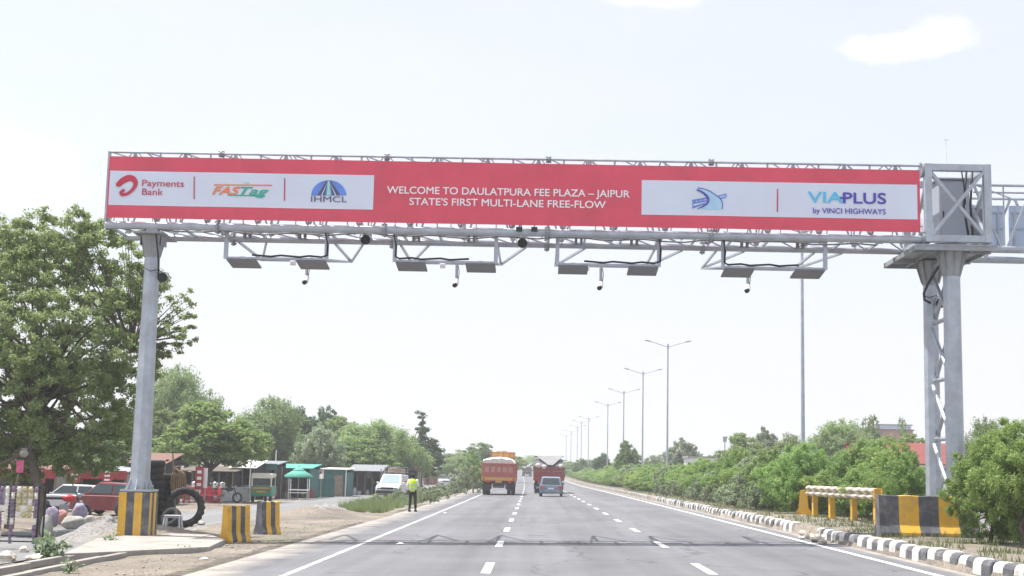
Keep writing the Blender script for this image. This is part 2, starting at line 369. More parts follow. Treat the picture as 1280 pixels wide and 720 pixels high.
def asphmat(name, base, tint=(1, 1, 1), lane=True):
    m = bpy.data.materials.new(name); m.use_nodes = True; t = m.node_tree; b = t.nodes['Principled BSDF']; l = t.links.new
    b.inputs['Roughness'].default_value = .85; b.inputs['Specular IOR Level'].default_value = .3
    c = N(t, 'ShaderNodeTexCoord'); v = c.outputs['Object']
    def ramp(fac, p0, p1, c0, c1):
        r = N(t, 'ShaderNodeValToRGB'); e = r.color_ramp.elements; e[0].position = p0; e[1].position = p1; e[0].color = (*c0, 1); e[1].color = (*c1, 1); l(fac, r.inputs['Fac']); return r.outputs[0]
    def mul(a, bb):
        x = N(t, 'ShaderNodeMix', data_type='RGBA', blend_type='MULTIPLY', Factor=1.0); l(a, x.inputs['A']); l(bb, x.inputs['B']); return x.outputs['Result']
    n0 = N(t, 'ShaderNodeTexNoise', Scale=.25, Detail=6.0, Roughness=.6)
    mp0 = N(t, 'ShaderNodeMapping'); mp0.inputs['Scale'].default_value = (2.4, .35, 1); l(v, mp0.inputs['Vector']); l(mp0.outputs[0], n0.inputs['Vector'])
    col = ramp(n0.outputs['Fac'], .3, .7, [base*k*.86 for k in tint], [base*k*1.12 for k in tint])
    mp1 = N(t, 'ShaderNodeMapping'); mp1.inputs['Scale'].default_value = (1.9, .02, 1); l(v, mp1.inputs['Vector'])
    n1 = N(t, 'ShaderNodeTexNoise', Scale=1.0, Detail=3.0); l(mp1.outputs[0], n1.inputs['Vector'])
    col = mul(col, ramp(n1.outputs['Fac'], .35, .65, (.90,)*3, (1.07,)*3))
    n2 = N(t, 'ShaderNodeTexNoise', Scale=55.0, Detail=3.0, Roughness=.8); l(v, n2.inputs['Vector'])
    col = mul(col, ramp(n2.outputs['Fac'], .3, .7, (.80,)*3, (1.18,)*3))
    n3 = N(t, 'ShaderNodeTexNoise', Scale=.8, Detail=9.0, Roughness=.72); mp3 = N(t, 'ShaderNodeMapping'); mp3.inputs['Scale'].default_value = (1.0, .3, 1); l(v, mp3.inputs['Vector']); l(mp3.outputs[0], n3.inputs['Vector'])
    col = mul(col, ramp(n3.outputs['Fac'], .62, .72, (1,)*3, (.78,)*3))
    if lane:
        vc = N(t, 'ShaderNodeTexVoronoi', Scale=.22, feature='DISTANCE_TO_EDGE'); nd = N(t, 'ShaderNodeTexNoise', Scale=.9, Detail=6.0); l(v, nd.inputs['Vector'])
        ad = N(t, 'ShaderNodeMix', data_type='RGBA', Factor=.35); l(v, ad.inputs['A']); l(nd.outputs['Color'], ad.inputs['B'])
        vm = N(t, 'ShaderNodeVectorMath', operation='MULTIPLY_ADD'); l(nd.outputs['Color'], vm.inputs[0]); vm.inputs[1].default_value = (1.6, 2.2, 0); l(v, vm.inputs[2]); l(vm.outputs[0], vc.inputs['Vector'])
        ck = ramp(vc.outputs['Distance'], .002, .012, (.62,)*3, (1,)*3)
        col = mul(col, ck)
        n8 = N(t, 'ShaderNodeTexNoise', Scale=.16, Detail=8.0, Roughness=.7); l(v, n8.inputs['Vector'])
        col = mul(col, ramp(n8.outputs['Fac'], .40, .60, (.92, .91, .90), (1.06, 1.06, 1.07)))
        wvt = N(t, 'ShaderNodeTexWave', Scale=.085, Distortion=.6, Detail=1.0); l(v, wvt.inputs['Vector'])
        col = mul(col, ramp(wvt.outputs['Fac'], .1, .9, (1.07,)*3, (.93,)*3))
        sx = N(t, 'ShaderNodeSeparateXYZ'); l(v, sx.inputs[0])
        def mth(op, a, bb=None):
            q = N(t, 'ShaderNodeMath', operation=op)
            for i, w in enumerate((a, bb)):
                if w is None: continue
                if isinstance(w, (int, float)): q.inputs[i].default_value = w
                else: l(w, q.inputs[i])
            return q.outputs[0]
        u = mth('ADD', sx.outputs['X'], mth('MULTIPLY', mth('MULTIPLY', sx.outputs['Y'], sx.outputs['Y']), KC))
        n5 = N(t, 'ShaderNodeTexNoise', Scale=.55, Detail=9.0, Roughness=.72); l(v, n5.inputs['Vector'])
        n6 = mth('MULTIPLY', mth('SUBTRACT', n5.outputs['Fac'], .5), 3.2)
        left = mth('ADD', mth('MULTIPLY', mth('ADD', u, 5.15), -1.25), n6)
        right = mth('ADD', mth('MULTIPLY', mth('SUBTRACT', u, 7.52), 5.0), n6)
        msk = N(t, 'ShaderNodeMapRange'); l(mth('MAXIMUM', left, right), msk.inputs['Value']); msk.inputs['From Min'].default_value = -.25; msk.inputs['From Max'].default_value = .9
        g1 = ramp(n5.outputs['Fac'], .35, .65, (.24, .225, .21), (.36, .335, .30)); g1 = mul(g1, ramp(n2.outputs['Fac'], .3, .7, (.7,)*3, (1.2,)*3))
        xx = N(t, 'ShaderNodeMix', data_type='RGBA'); l(msk.outputs[0], xx.inputs['Factor']); l(col, xx.inputs['A']); l(g1, xx.inputs['B']); col = xx.outputs['Result']
    l(col, b.inputs['Base Color'])
    bp = N(t, 'ShaderNodeBump', Strength=.35, Distance=.01); l(n2.outputs['Fac'], bp.inputs['Height']); l(bp.outputs['Normal'], b.inputs['Normal'])
    return m
m_asph = asphmat('asphalt', .148, (.96, .985, 1.07))
m_asph2 = asphmat('worn_asphalt', .185, (.99, 1.0, 1.02), lane=False)
YS = [-30, -10, 0, 8]+[14+2*i for i in range(45)]+[104+4*i for i in range(30)]+[224+8*i for i in range(35)]+[520, 600, 750, 900]
def strip(u0, u1, dz, y0=-30, y1=900, jag=0.0, nsub=1, z0=None):
    b = MB(); ys = [y for y in YS if y0 < y < y1]; ys = [y0]+ys+[y1]
    if jag: 
        ys = sorted(set(ys+[y0+.35*i for i in range(int(min(y1-y0, 110)/.35))]))
    vs = []; fs = []
    for y in ys:
        for i in range(nsub+1):
            k = i/nsub; u = u0+(u1-u0)*k
            if jag and i == 0: u += jag*(hashn(y*2.1, 3)+.6*hashn(y*6.3, 9))
            vs.append((cx(y)+u, y, XF*min(max(u, -14), 9)+rise(y)+dz))
    n = nsub+1
    for j in range(len(ys)-1):
        for i in range(nsub): fs.append((j*n+i, j*n+i+1, (j+1)*n+i+1, (j+1)*n+i))
    b.add(vs, fs); return b
tag(strip(-6.35, KERB-.02, 0.0, jag=.12, nsub=3).build('road', m_asph), kind='structure')
tag(strip(-15.15, -10.2, -.005, y0=5, jag=.22, nsub=2).build('service_road', m_asph2), kind='structure')
tag(strip(13.1, 27, .0).build('opposite_carriageway', m_asph2), kind='structure')
m_line = mat('road_paint', (.72, .72, .70), .7, .06, 9.0, dirt=(.22, .22, .22), dirt_amt=1.0, dirt_scale=7.0, coord='Object')
m_line2 = mat('road_paint_worn', (.50, .50, .485), .7, .12, 9.0, dirt=(.17, .17, .175), dirt_amt=1.0, dirt_scale=4.0)
tag(strip(-4.35, -4.22, .004).build('edge_line', m_line2), kind='structure')
tag(strip(7.00, 7.15, .004).build('edge_line', m_line), kind='structure')
for u in (-.86, 3.15):
    b = MB(); k = 0; y = 25.1-9*4
    while y < 560:
        if not (u < 0 and y > 118):
            for q in range(2):
                ya = y+q*1.5; yb = ya+1.5; w = .085
                b.add([(cx(ya)+u-w, ya, zr(cx(ya)+u, ya)+.005), (cx(ya)+u+w, ya, zr(cx(ya)+u, ya)+.005), (cx(yb)+u+w, yb, zr(cx(yb)+u, yb)+.005), (cx(yb)+u-w, yb, zr(cx(yb)+u, yb)+.005)], [(0, 1, 2, 3)])
        y += 9
    tag(b.build('lane_dashes', m_line), kind='structure')
tag(strip(-.90, -.83, .004, y0=118, y1=600).build('lane_line', m_line2), kind='structure')

# kerb of the median: rounded blocks, painted black and white, bare and worn further on
def kerb(y0, y1, name, painted):
    b = MB(); y = y0; i = 0
    prof = [(0, -.1), (.02, .22), (.06, .29), (.12, .31), (.27, .31), (.31, .28), (.32, -.1)]
    while y < y1:
        l_ = .50; yc = y
        j = rnd.uniform(-.035, .03); jz = rnd.uniform(-.03, .018); l_ = .50*rnd.uniform(.94, 1.05)
        pts = [(KERB+j+p, q+jz) for p, q in prof]
        z = zr(cx(yc)+KERB, yc)
        b.prism(pts, (cx(yc), yc, z), (1, 0, 0), (0, 0, 1), (0, 1, 0), .006, l_-.006, (i % 2) if painted else 2)
        y += l_; i += 1
    o = b.build(name, [m_kw, m_kb, m_conc], bevel=.015)
    return tag(o, kind='structure')
kerb(16, 38.9, 'kerb', True); kerb(43.0, 90, 'kerb', True); kerb(90, 260, 'kerb', False)

# ------------------------------------------------------------------ the toll gantry
YN, YF = 35.8, 37.7                   # near and far face of the truss
def Xat(px, y, py=300): return P(px, py, y).x
zt = (P(137, 189, YN).z+P(1150, 208, YN).z)/2          # top rail
zb = (P(400, 287, YN).z+P(1000, 296, YN).z)/2          # bottom chord
XL, XR = P(135, 240, YN).x, P(1152, 250, YN).x
gan = thing('toll_gantry', 'galvanised steel lattice gantry spanning the near carriageway, carrying the long banner', 'gantry', (XL+2, YN+.9, 0))
O = gan.location.copy()
class LB(MB):                          # world coordinates in, local to the gantry out
    def build(s, name, mats, parent=gan, **k):
        off = OFF.get(parent.name, O); s.v = [tuple(Vector(v)-off) for v in s.v]; return MB.build(s, name, mats, parent, **k)
OFF = {}
ch = LB()
ch.tube((XL, YN, zb), (XR, YN, zb), .105, n=12); ch.tube((XL-.05, YF, zb), (XR, YF, zb), .09, n=12)
ch.build('bottom_chord', m_galv)
ch = LB(); ch.tube((XL, YN, zt), (XR, YN, zt), .035, n=8); ch.tube((XL, YF, zt), (XR, YF, zt), .035, n=8); ch.build('top_chord', m_galv)
def lattice(y):
    b = LB(); n = 16; w = (XR-XL)/n
    for i in range(n):
        x = XL+i*w
        b.tube((x, y, zb), (x, y, zt), .025, n=6); 
        b.tube((x, y, zb), (x+w/2, y, zt), .028, n=6); b.tube((x+w/2, y, zt), (x+w, y, zb), .028, n=6)
        for q in (-.18, 0, .18): b.tube((x+w/2+q*.4, y, zt), (x+w/2+q*1.6, y, zt-.28), .015, n=5)
    return b
lattice(YN+.02).build('lattice', m_galv); lattice(YF).build('lattice', m_galv)
b = LB(); n = 22; w = (XR-XL)/n
for i in range(n):
    x = XL+i*w
    b.bar((x, YN, zb+.02), (x, YF, zb+.02), .06, .06); b.tube((x, YN, zb), (x+w, YF, zb), .022, n=6)
b.build('floor_bracing', m_galv)
b = LB()
for i in range(n):
    x = XL+i*w
    if i % 2: b.tube((x, YN, zt), (x, YF, zt), .02, n=6)
    b.tube((x, YN, zt), (x+w, YF, zt), .018, n=6)
b.build('roof_bracing', m_galv)
b = LB(); b.box(((XL+XR)/2, YN+.62, zb+.075), (XR-XL, .62, .03))  # closed plate with ribs, added so the truss casts a more solid shadow
for k in range(40): b.box((XL+.3+k*(XR-XL-.6)/39, YN+.62, zb+.05), (.04, .64, .05))
b.build('walkway', m_galvd)
b = LB(); b.path([(XL+.8+k*.55, YN+.22+.02*math.sin(k), zb-.10+.035*math.sin(k*1.9)+.02*math.sin(k*.7)) for k in range(36)], .022); b.build('cable', m_panelgrey)
# gusset stubs holding the banner frame
b = LB()
x = XL+.2
while x < XR:
    b.bar((x, YN-.02, zb+.06), (x+rnd.uniform(-.06, .08), YN-.06, zb+.30), .022); x += rnd.uniform(.28, .75)
b.tube((XL, YN-.08, zb+.33), (XR, YN-.08, zb+.33), .018, n=6)
b.bar((XL-.01, YN-.05, zb), (XL-.01, YN-.05, zt), .05)
b.build('banner_frame', m_galv)
for px in (277, 484, 686, 889):
    X = P(px, 195, YN).x
    for yy in (YN, YF):
        for z, r in ((zt, .10), (zb, .19)):
            if yy == YF and z == zt: continue
            b = LB(); b.tube((X-.02, yy, z), (X+.02, yy, z), r, n=14)
            for k in range(8):
                a = k*math.pi/4; b.tube((X-.07, yy+r*.78*math.cos(a), z+r*.78*math.sin(a)), (X+.07, yy+r*.78*math.cos(a), z+r*.78*math.sin(a)), .018, n=6)
            b.build('splice_flange', m_galvd)
# left pole: octagonal, flared head, gusseted foot on the plinth
PLY = 35.95
x0 = P(167, 614, PLY).x; x1 = P(187, 320, PLY).x; zp0 = P(167, 614, PLY).z; zp1 = P(187, 318, PLY).z
XP = (x0+x1)/2
b = LB(); b.tube((XP, PLY+.4, zp0), (XP, PLY+.4, zp1), .265, .205, n=8)
b.build('left_pole', m_galv)
b = LB(); b.tube((XP, PLY+.4, zp1-.02), (XP, PLY+.4, zb-.2), .22, .36, n=8); b.box((XP, PLY+.55, zb-.17), (.78, 1.5, .05)); b.box((XP+.12, PLY-.1, zb-.1), (.3, .25, .2))
for q in (-.28, .28): b.box((XP+q, PLY+.4, zb-.32), (.02, .5, .26))
b.build('pole_head', m_galvd)
b = LB(); b.box((XP, PLY+.4, zp0+.02), (.78, .78, .05))
for k in range(8):
    a = k*math.pi/4
    b.prism([(.2, 0), (.38, 0), (.235, .34), (.2, .34)], (XP, PLY+.4, zp0+.04), (math.cos(a), math.sin(a), 0), (0, 0, 1), (-math.sin(a), math.cos(a), 0), -.012, .012)
    b.tube((XP+.33*math.cos(a+.4), PLY+.4+.33*math.sin(a+.4), zp0+.04), (XP+.33*math.cos(a+.4), PLY+.4+.33*math.sin(a+.4), zp0+.16), .02, n=6)
b.build('base_plate', m_galv)
# cable and black horn on the pole
b = LB(); b.path([(XP+.15, PLY-.05, zb+.25), (XP+.2, PLY-.1, zb-.2), (XP+.27, PLY-.02, zb-.8), (XP+.27, PLY+.1, zb-1.3)], .025); b.build('cable', m_black)

# right tower: twin legs with lattice, box frame and platform on top
XA, XB = P(1166, 500, YF+.2).x, P(1191, 450, YN+.25).x
XT = (XA+XB)/2
zpf = P(1185, 312, YN).z
ZG = .43
for (x_, y_, r, ra) in ((XT+.03, YN+.3, .245, .225), (XT-.03, YF+.15, .22, .20)):
    b = LB(); b.tube((x_, y_, ZG-.2), (x_, y_, zpf-.65), r, ra, n=8); b.build('tower_leg', m_galv)
    b = LB(); b.tube((x_, y_, zpf-.66), (x_, y_, zpf-.02), ra+.01, .37, n=10)
    for k in range(8):
        a = k*math.pi/4
        b.prism([(.24, -.6), (.42, 0), (.24, 0)], (x_, y_, zpf-.03), (math.cos(a), math.sin(a), 0), (0, 0, 1), (-math.sin(a), math.cos(a), 0), -.01, .01)
    b.build('leg_head', m_galvd)
    b = LB(); b.box((x_, y_, ZG+.3), (.8, .8, .05))
    for k in range(8):
        a = k*math.pi/4; b.tube((x_+.33*math.cos(a), y_+.33*math.sin(a), ZG+.3), (x_+.33*math.cos(a), y_+.33*math.sin(a), ZG+.42), .022, n=6)
    b.box((x_, y_, ZG), (.9, .9, .55)); b.build('base_plate', m_galvd)
b = LB(); z = ZG+.9; k = 0
while z < zpf-1.5:
    b.tube((XT, YN+.3, z), (XT, YF+.15, z), .06, n=8)
    b.tube((XT-.05, YN+.3, z), (XT-.05, YF+.15, z+1.55), .055, n=8); b.tube((XT+.06, YF+.15, z), (XT+.06, YN+.3, z+1.55), .055, n=8)
    z += 1.55
b.tube((XT, YN+.3, z), (XT, YF+.15, z), .06, n=8); b.tube((XT, YN+.3, z), (XT, YF+.15, z+.9), .05, n=8)
b.build('leg_lattice', m_galv)
bx0, bx1 = P(1160, 255, YN-.1).x, P(1234, 255, YN-.1).x
bz0, bz1 = P(1200, 299, YN-.1).z, P(1200, 210, YN-.1).z
b = LB(); w = .19
ya, yb = YN-.1, YF+.15
for y in (ya, yb):
    for x in (bx0, bx1): b.box((x, y, (bz0+bz1)/2), (w, w, bz1-bz0+w))
    for z in (bz0, bz1): b.box(((bx0+bx1)/2, y, z), (bx1-bx0-w, w*.96, w*.96))
for x in (bx0, bx1):
    for z in (bz0, bz1): b.box((x, (ya+yb)/2, z), (w*.94, yb-ya-w, w*.94))
b.build('box_frame', m_galv, bevel=.012)
for y in (ya, yb):
    b = LB(); b.bar((bx0, y-.02, bz0), (bx1, y-.02, bz1), .13, .08); b.bar((bx0, y+.065, bz1), (bx1, y+.065, bz0), .13, .08); b.build('cross_brace', m_galv)
for x in (bx0, bx1):
    b = LB(); b.bar((x-.02, ya, bz0), (x-.02, yb, bz1), .08, .10); b.bar((x+.065, ya, bz1), (x+.065, yb, bz0), .08, .10); b.build('cross_brace', m_galv)
b = LB(); b.box(((bx0+bx1)/2-.12, (ya+yb)/2+.35, bz0-.20), (bx1-bx0+.5, yb-ya+1.2, .04))
for y in (ya-.2, ya+.3, yb-.1, yb+.9): b.box(((bx0+bx1)/2-.12, y, bz0-.26), (bx1-bx0+.56, .07, .14))
for x in (bx0-.35, bx0+.2, bx1-.4, bx1+.1): b.box((x, (ya+yb)/2+.35, bz0-.252), (.05, yb-ya+1.1, .10))
b.build('platform', m_galvd)
b = LB()
for k in range(6): b.tube((bx0-.1+rnd.uniform(-.12, .12), ya-.05, bz1+rnd.uniform(-.02, .12)), (bx0-.1+rnd.uniform(-.12, .12), ya+.05, bz1+.05), .03, n=6)
for z in (bz0, bz1-.05): b.tube((bx0-.16, ya+.1, z), (bx0-.10, ya+.1, z), .2, n=14)
b.build('splice_flange', m_galvd)
b = LB(); b.path([(XT-.15, YN+.2, zpf-.05), (XT-.22, YN+.3, zpf-.3), (XT-.36, YN+.5, zpf-.55), (XT-.45, YN+.8, zpf-.8), (XT-.47, YN+1.1, zpf-1.0), (XT-.40, YN+1.3, zpf-1.15), (XT-.2, YF-.4, zpf-1.2)], .035, 8)
b.path([(bx1-.3, ya+.2, bz1), (bx1-.34, ya+.3, (bz0+bz1)/2), (bx1-.25, ya+.4, bz0)], .03)
b.path([(bx1-.45, ya+.2, bz1), (bx1-.5, ya+.35, (bz0+bz1)/2), (bx1-.35, ya+.4, bz0)], .03)
b.path([(bx0+.9, ya+.1, bz1), (bx0+1.0, ya+.2, bz1-.5), (bx0+1.05, ya+.3, bz1-.9)], .018); b.build('cable', m_black)

# control cabinet inside the box frame, with doors
c0 = Vector(((P(1172, 250, YN+.7).x+P(1211, 250, YN+.7).x)/2, YN+.9, bz0+.05)); ww = .80; hh = bz1-bz0-.22
cb = thing('control_cabinet', 'tall blue-grey steel equipment cabinet standing inside the box frame above the right legs', 'cabinet', c0)
b = MB(); b.box((0, 0, hh/2), (ww, .6, hh)); b.build('body', m_cab, cb, bevel=.02)
b = MB(); b.box((0, -.31, hh/2), (ww-.08, .025, hh-.1)); dr_ = b.build('door', m_cab, cb, bevel=.008)
b = MB(); b.box((-ww/2+.1, -.335, hh*.42), (.03, .03, .22)); b.build('handle', m_black, dr_)
b = MB(); b.box((0, -.02, hh+.03), (ww+.1, .7, .04)); b.build('roof', m_galv, cb)
cb2 = thing('equipment_cabinet', 'narrow dark grey cabinet beside the tall blue-grey one in the box frame', 'cabinet', (c0.x+.72, YN+1.2, bz0+.05))
b = MB(); b.box((0, 0, .5), (.32, .4, 1.0)); b.build('body', m_galvd, cb2, bevel=.01); b = MB(); b.box((0, -.21, .5), (.26, .02, .9)); b.build('door', m_panelgrey, cb2)
# whip antenna
an = thing('whip_antenna', 'thin white whip antenna standing on top of the box frame', 'antenna', (P(1183, 205, YN+.8).x, YN+.8, bz1))
b = MB(); b.tube((0, 0, 0), (0, 0, .95), .014, .008, n=6); b.build('rod', m_white, an)
b = MB(); b.box((0, 0, .96), (.12, .03, .02)); b.tube((-.06, 0, .96), (-.06, 0, 1.02), .008, n=5); b.tube((.06, 0, .96), (.06, 0, 1.02), .008, n=5); b.build('tip', m_white, an)

# second gantry going on to the right over the other carriageway
g2 = thing('far_side_gantry', 'galvanised truss with walkway rail running on to the right edge from the box frame', 'gantry', (bx1+.1, YF, 0))
OFF[g2.name] = g2.location.copy()
sx0 = bx1+.12; sx1 = sx0+17; sya, syb = YN+1.4, YN+3.2
sz1 = P(1262, 250, sya).z; szt = P(1262, 231, sya).z; szb = P(1262, 312, sya).z
b = LB()
for y in (sya, syb):
    b.tube((sx0, y, szb), (sx1, y, szb), .10, n=10); b.tube((sx0, y, szt-.02), (sx1, y, szt-.02), .04, n=8)
b.tube((sx0, sya, szt-.22), (sx1, sya, szt-.22), .025, n=6)
b.build('chord', m_galv, g2)
b = LB(); x = sx0
while x < sx1-1:
    for y in (sya, syb):
        b.bar((x, y, szt), (x+.75, y, szb), .06); b.bar((x+.85, y, szb), (x+1.6, y, szt), .06); b.bar((x+.8, y, szb), (x+.8, y, szt), .035)
    b.bar((x, sya, szb), (x+1, syb, szb), .05); b.tube((x, sya, szt), (x+1.6, syb, szt), .02, n=6); x += 1.7
b.build('lattice', m_galv, g2)
b = LB(); b.box((sx1-.2, syb, szb/2+.1), (.45, .45, szb-.2)); b.build('tower_leg', m_galv, g2)
m_sback = mat('sign_back', (.42, .50, .64), .5, .06, 1.5)
sb = thing('sign_board', 'back of a blue-grey sign board mounted on the truss at the right edge', 'sign board', (sx0+.02, syb-.3, (szb+szt)/2))
hb = P(1262, 246, syb).z-P(1262, 303, syb).z
for k in range(5):
    b = MB(); b.box((.5+k*1.9-.1, 0, -.05), (1.78, .05, hb)); b.build('panel', m_sback, sb)
    b = MB()
    for q in (-.4, 0, .35): b.box((.5+k*1.9-.1, -.04, -.05+q*hb), (1.7, .035, .04))
    b.box((-.25+k*1.9-.1, -.05, -.05), (.05, .03, hb)); b.box((1.2+k*1.9-.1, -.05, -.05), (.05, .03, hb)); b.build('stiffener', m_cab, sb)

# ------------------------------------------------------------------ printed banner
YB = YN-.17
bl, br_ = P(135, 230, YB).x, P(1150, 250, YB).x
bt = (P(137, 195, YB).z+P(1150, 213, YB).z)/2; bb = (P(134, 272, YB).z+P(1150, 290.5, YB).z)/2
ban = thing('printed_banner', 'long red and white printed banner tied along the front of the gantry', 'banner', ((bl+br_)/2, YB, bb))
B0 = ban.location.copy(); BW = br_-bl; BH = bt-bb
def ripple(x, z): 
    return .006*math.sin(x*2.1+z)+.003*math.sin(x*5.3+1.3*z*3)+.001*math.sin(x*13)
def sheet(x0, x1, z0, z1, yoff, name, m, nx=None):
    b = MB(); nx = nx or max(2, int((x1-x0)*7)); nz = 8; vs = []
    for j in range(nz+1):
        for i in range(nx+1):
            x = x0+(x1-x0)*i/nx; z = z0+(z1-z0)*j/nz; vs.append((x, yoff+ripple(x, z), z))
    b.add(vs, [(j*(nx+1)+i, j*(nx+1)+i+1, (j+1)*(nx+1)+i+1, (j+1)*(nx+1)+i) for j in range(nz) for i in range(nx)], 0, True)
    return b.build(name, m, ban)
sheet(-BW/2, BW/2, 0, BH, 0, 'vinyl_sheet', m_red)
def bp(px, py):
    p = P(px, py, YB)-B0; return p.x, p.z
sc_ = BH/78.0
pz0, pz1 = BH-62*sc_, BH-18.5*sc_
sheet(bp(135, 240)[0]+.03, bp(467, 240)[0], pz0, pz1, -.006, 'white_panel', m_bwhite)
sheet(bp(802, 250)[0], bp(1148, 250)[0]-.03, pz0, pz1, -.006, 'white_panel', m_bwhite)
YT = -.020
def text(s, px0, px1, py, cap, m, name, bold=0.0, italic=0.0, z=None, par=ban, y=YT, width=None, at=None):
    cu = bpy.data.curves.new('t', 'FONT'); cu.body = s; cu.offset = 0; cu.shear = italic; cu.resolution_u = 6; cu.extrude = .0
    o = bpy.data.objects.new('t', cu); COL.objects.link(o); bpy.context.view_layer.update()
    me = bpy.data.meshes.new_from_object(o.evaluated_get(bpy.context.evaluated_depsgraph_get())); bpy.data.objects.remove(o)
    vs = np.array([v.co[:] for v in me.vertices]); mn = vs.min(0); mxx = vs.max(0)
    capn = .729                                     # cap height of the built-in face
    if at is None:
        xa, za = bp(px0, py); xb, _ = bp(px1, py)
    else: xa, xb, za = at
    kx = (xb-xa)/(mxx[0]-mn[0]); kz = cap/capn
    base = [(xa+(v.co.x-mn[0])*kx, za-cap/2+v.co.y*kz) for v in me.vertices]; fcs = [tuple(p_.vertices) for p_ in me.polygons]
    bb_ = bold*.62*cap/capn; mb = MB()
    shifts = [(0, 0)] if bold == 0 else [(0, 0), (-bb_, 0), (bb_, 0), (0, bb_), (0, -bb_), (bb_*.7, bb_*.7), (-bb_*.7, -bb_*.7), (-bb_*.7, bb_*.7), (bb_*.7, -bb_*.7)]
    for i_, (dx, dz) in enumerate(shifts): mb.add([(x+dx, y-.0006*i_+(ripple(x, z_) if par is ban else 0), z_+dz) for x, z_ in base], fcs)
    bpy.data.meshes.remove(me); o = mb.build(name, m, par); return o
    me.materials.clear(); me.materials.append(m)
    o = bpy.data.objects.new(name, me); COL.objects.link(o); o.parent = par; return o
px_m = BW/1015.0
text('WELCOME TO DAULATPURA FEE PLAZA – JAIPUR', 484, 787, 237, 9.4*px_m, m_text, 'lettering', bold=.022)
text("STATE'S FIRST MULTI-LANE FREE-FLOW", 512, 757, 251.5, 9.4*px_m, m_text, 'lettering', bold=.022)
text('Payments', 178, 230, 228.5, 8.6*px_m, m_ired, 'lettering', bold=.006)
text('Bank', 178, 204, 239.5, 8.6*px_m, m_ired, 'lettering', bold=.006)
text('FAS', 266, 300, 238, 10.5*px_m, m_iorange, 'lettering', bold=.045, italic=.35)
text('Tag', 301, 336, 238.5, 10.5*px_m, m_iteal, 'lettering', bold=.045, italic=.35)
text('IHMCL', 389, 434, 248.5, 7.6*px_m, m_igrey, 'lettering', bold=.004)
text('VIA', 1010, 1053, 246, 14*px_m, m_icyan, 'lettering', bold=.035)
text('PLUS', 1054, 1107, 247, 14*px_m, m_iindigo, 'lettering', bold=.035)
text('by VINCI HIGHWAYS', 1016, 1107, 263, 7.0*px_m, m_iindigo, 'lettering', bold=.014)
def shape(name, m, polys, y=YT, cv=bp):
    b = MB()
    for i, pl in enumerate(polys):
        vs = [(cv(*p)[0], y-.0003*i+ripple(*cv(*p)), cv(*p)[1]) for p in pl]; b.add(vs, [tuple(range(len(vs)))])
    return b.build(name, m, ban)
def ribbon(pts, ws):
    out = []; n = len(pts); sp = []
    # Catmull-Rom through the points
    for i in range(n-1):
        p0, p1, p2, p3 = pts[max(i-1, 0)], pts[i], pts[i+1], pts[min(i+2, n-1)]
        for k in range(6):
            t = k/6; f = lambda a, b_, c_, d: .5*((2*b_)+(-a+c_)*t+(2*a-5*b_+4*c_-d)*t*t+(-a+3*b_-3*c_+d)*t**3)
            sp.append((f(p0[0], p1[0], p2[0], p3[0]), f(p0[1], p1[1], p2[1], p3[1]), ws[i]+(ws[i+1]-ws[i])*t))
    sp.append((*pts[-1], ws[-1])); Ls, Rs = [], []
    for i, (x, y, w) in enumerate(sp):
        a = sp[max(i-1, 0)]; b_ = sp[min(i+1, len(sp)-1)]; dx, dy = b_[0]-a[0], b_[1]-a[1]; d = math.hypot(dx, dy) or 1
        Ls.append((x-dy/d*w/2, y+dx/d*w/2)); Rs.append((x+dy/d*w/2, y-dx/d*w/2))
    return [[Ls[i], Ls[i+1], Rs[i+1], Rs[i]] for i in range(len(sp)-1)]
def disc(x, y, r, n=14, sy=1.0): return [(x+r*math.cos(2*math.pi*i/n), y+r*sy*math.sin(2*math.pi*i/n)) for i in range(n)]
zz = lambda x, y: (120+x/7.53, 190+y/7.53)
sw = [(215, 308), (250, 275), (305, 248), (348, 253), (373, 285), (367, 325), (335, 368), (290, 398), (250, 403), (240, 385), (262, 364)]
wsw = [46, 58, 60, 55, 46, 36, 28, 26, 30, 34, 26]
shape('swirl_logo', m_ired, [[zz(*p) for p in pl] for pl in ribbon(sw, wsw)]+[[zz(*p) for p in disc(215, 308, 23)], [zz(*p) for p in disc(264, 362, 13)]])
for px, a, b_ in ((243, 221, 249), (356, 223, 251), (972, 236, 265)):
    shape('divider', m_ired, [[(px-.7, a), (px+.7, a), (px+.4, b_), (px-1, b_)]])
shape('underline', m_iorange, [[(268, 230.5), (341, 231), (339.5, 232.6), (267, 232)]]); shape('underline', m_iteal, [[(286, 243.4), (331, 244.4), (330, 246), (285, 245)]])
shape('small_mark', m_igreen, [[(305, 228), (312, 228.2), (311.5, 230), (304.6, 229.8)]])
# arc over a road, three stripes
hc = (411, 244.5)
arc = [(hc[0]-22+.0*i, hc[1]) for i in range(1)]+[(hc[0]-22*math.cos(math.pi*i/20), hc[1]-19*math.sin(math.pi*i/20)) for i in range(21)]
shape('arc_logo', m_iblue, [arc[1:]], YT+.0035)
def tri(a, b_, c_, d): return [(408+a*.2, 226), (408+b_*.2, 226), (hc[0]+d, 244.4), (hc[0]+c_, 244.4)]
shape('arc_logo_road', m_igrey, [[(hc[0]-2.4, 226), (hc[0]-1.4, 226), (hc[0]-5, 244.4), (hc[0]-14.5, 244.4)], [(hc[0]+1.4, 226), (hc[0]+2.4, 226), (hc[0]+14.5, 244.4), (hc[0]+5, 244.4)]], YT)
shape('arc_logo_line', m_bwhite, [[(hc[0]-2.0, 229), (hc[0]-1.8, 229), (hc[0]-8, 244.3), (hc[0]-9.5, 244.3)], [(hc[0]+1.8, 229), (hc[0]+2.0, 229), (hc[0]+9.5, 244.3), (hc[0]+8, 244.3)]], YT-.003)
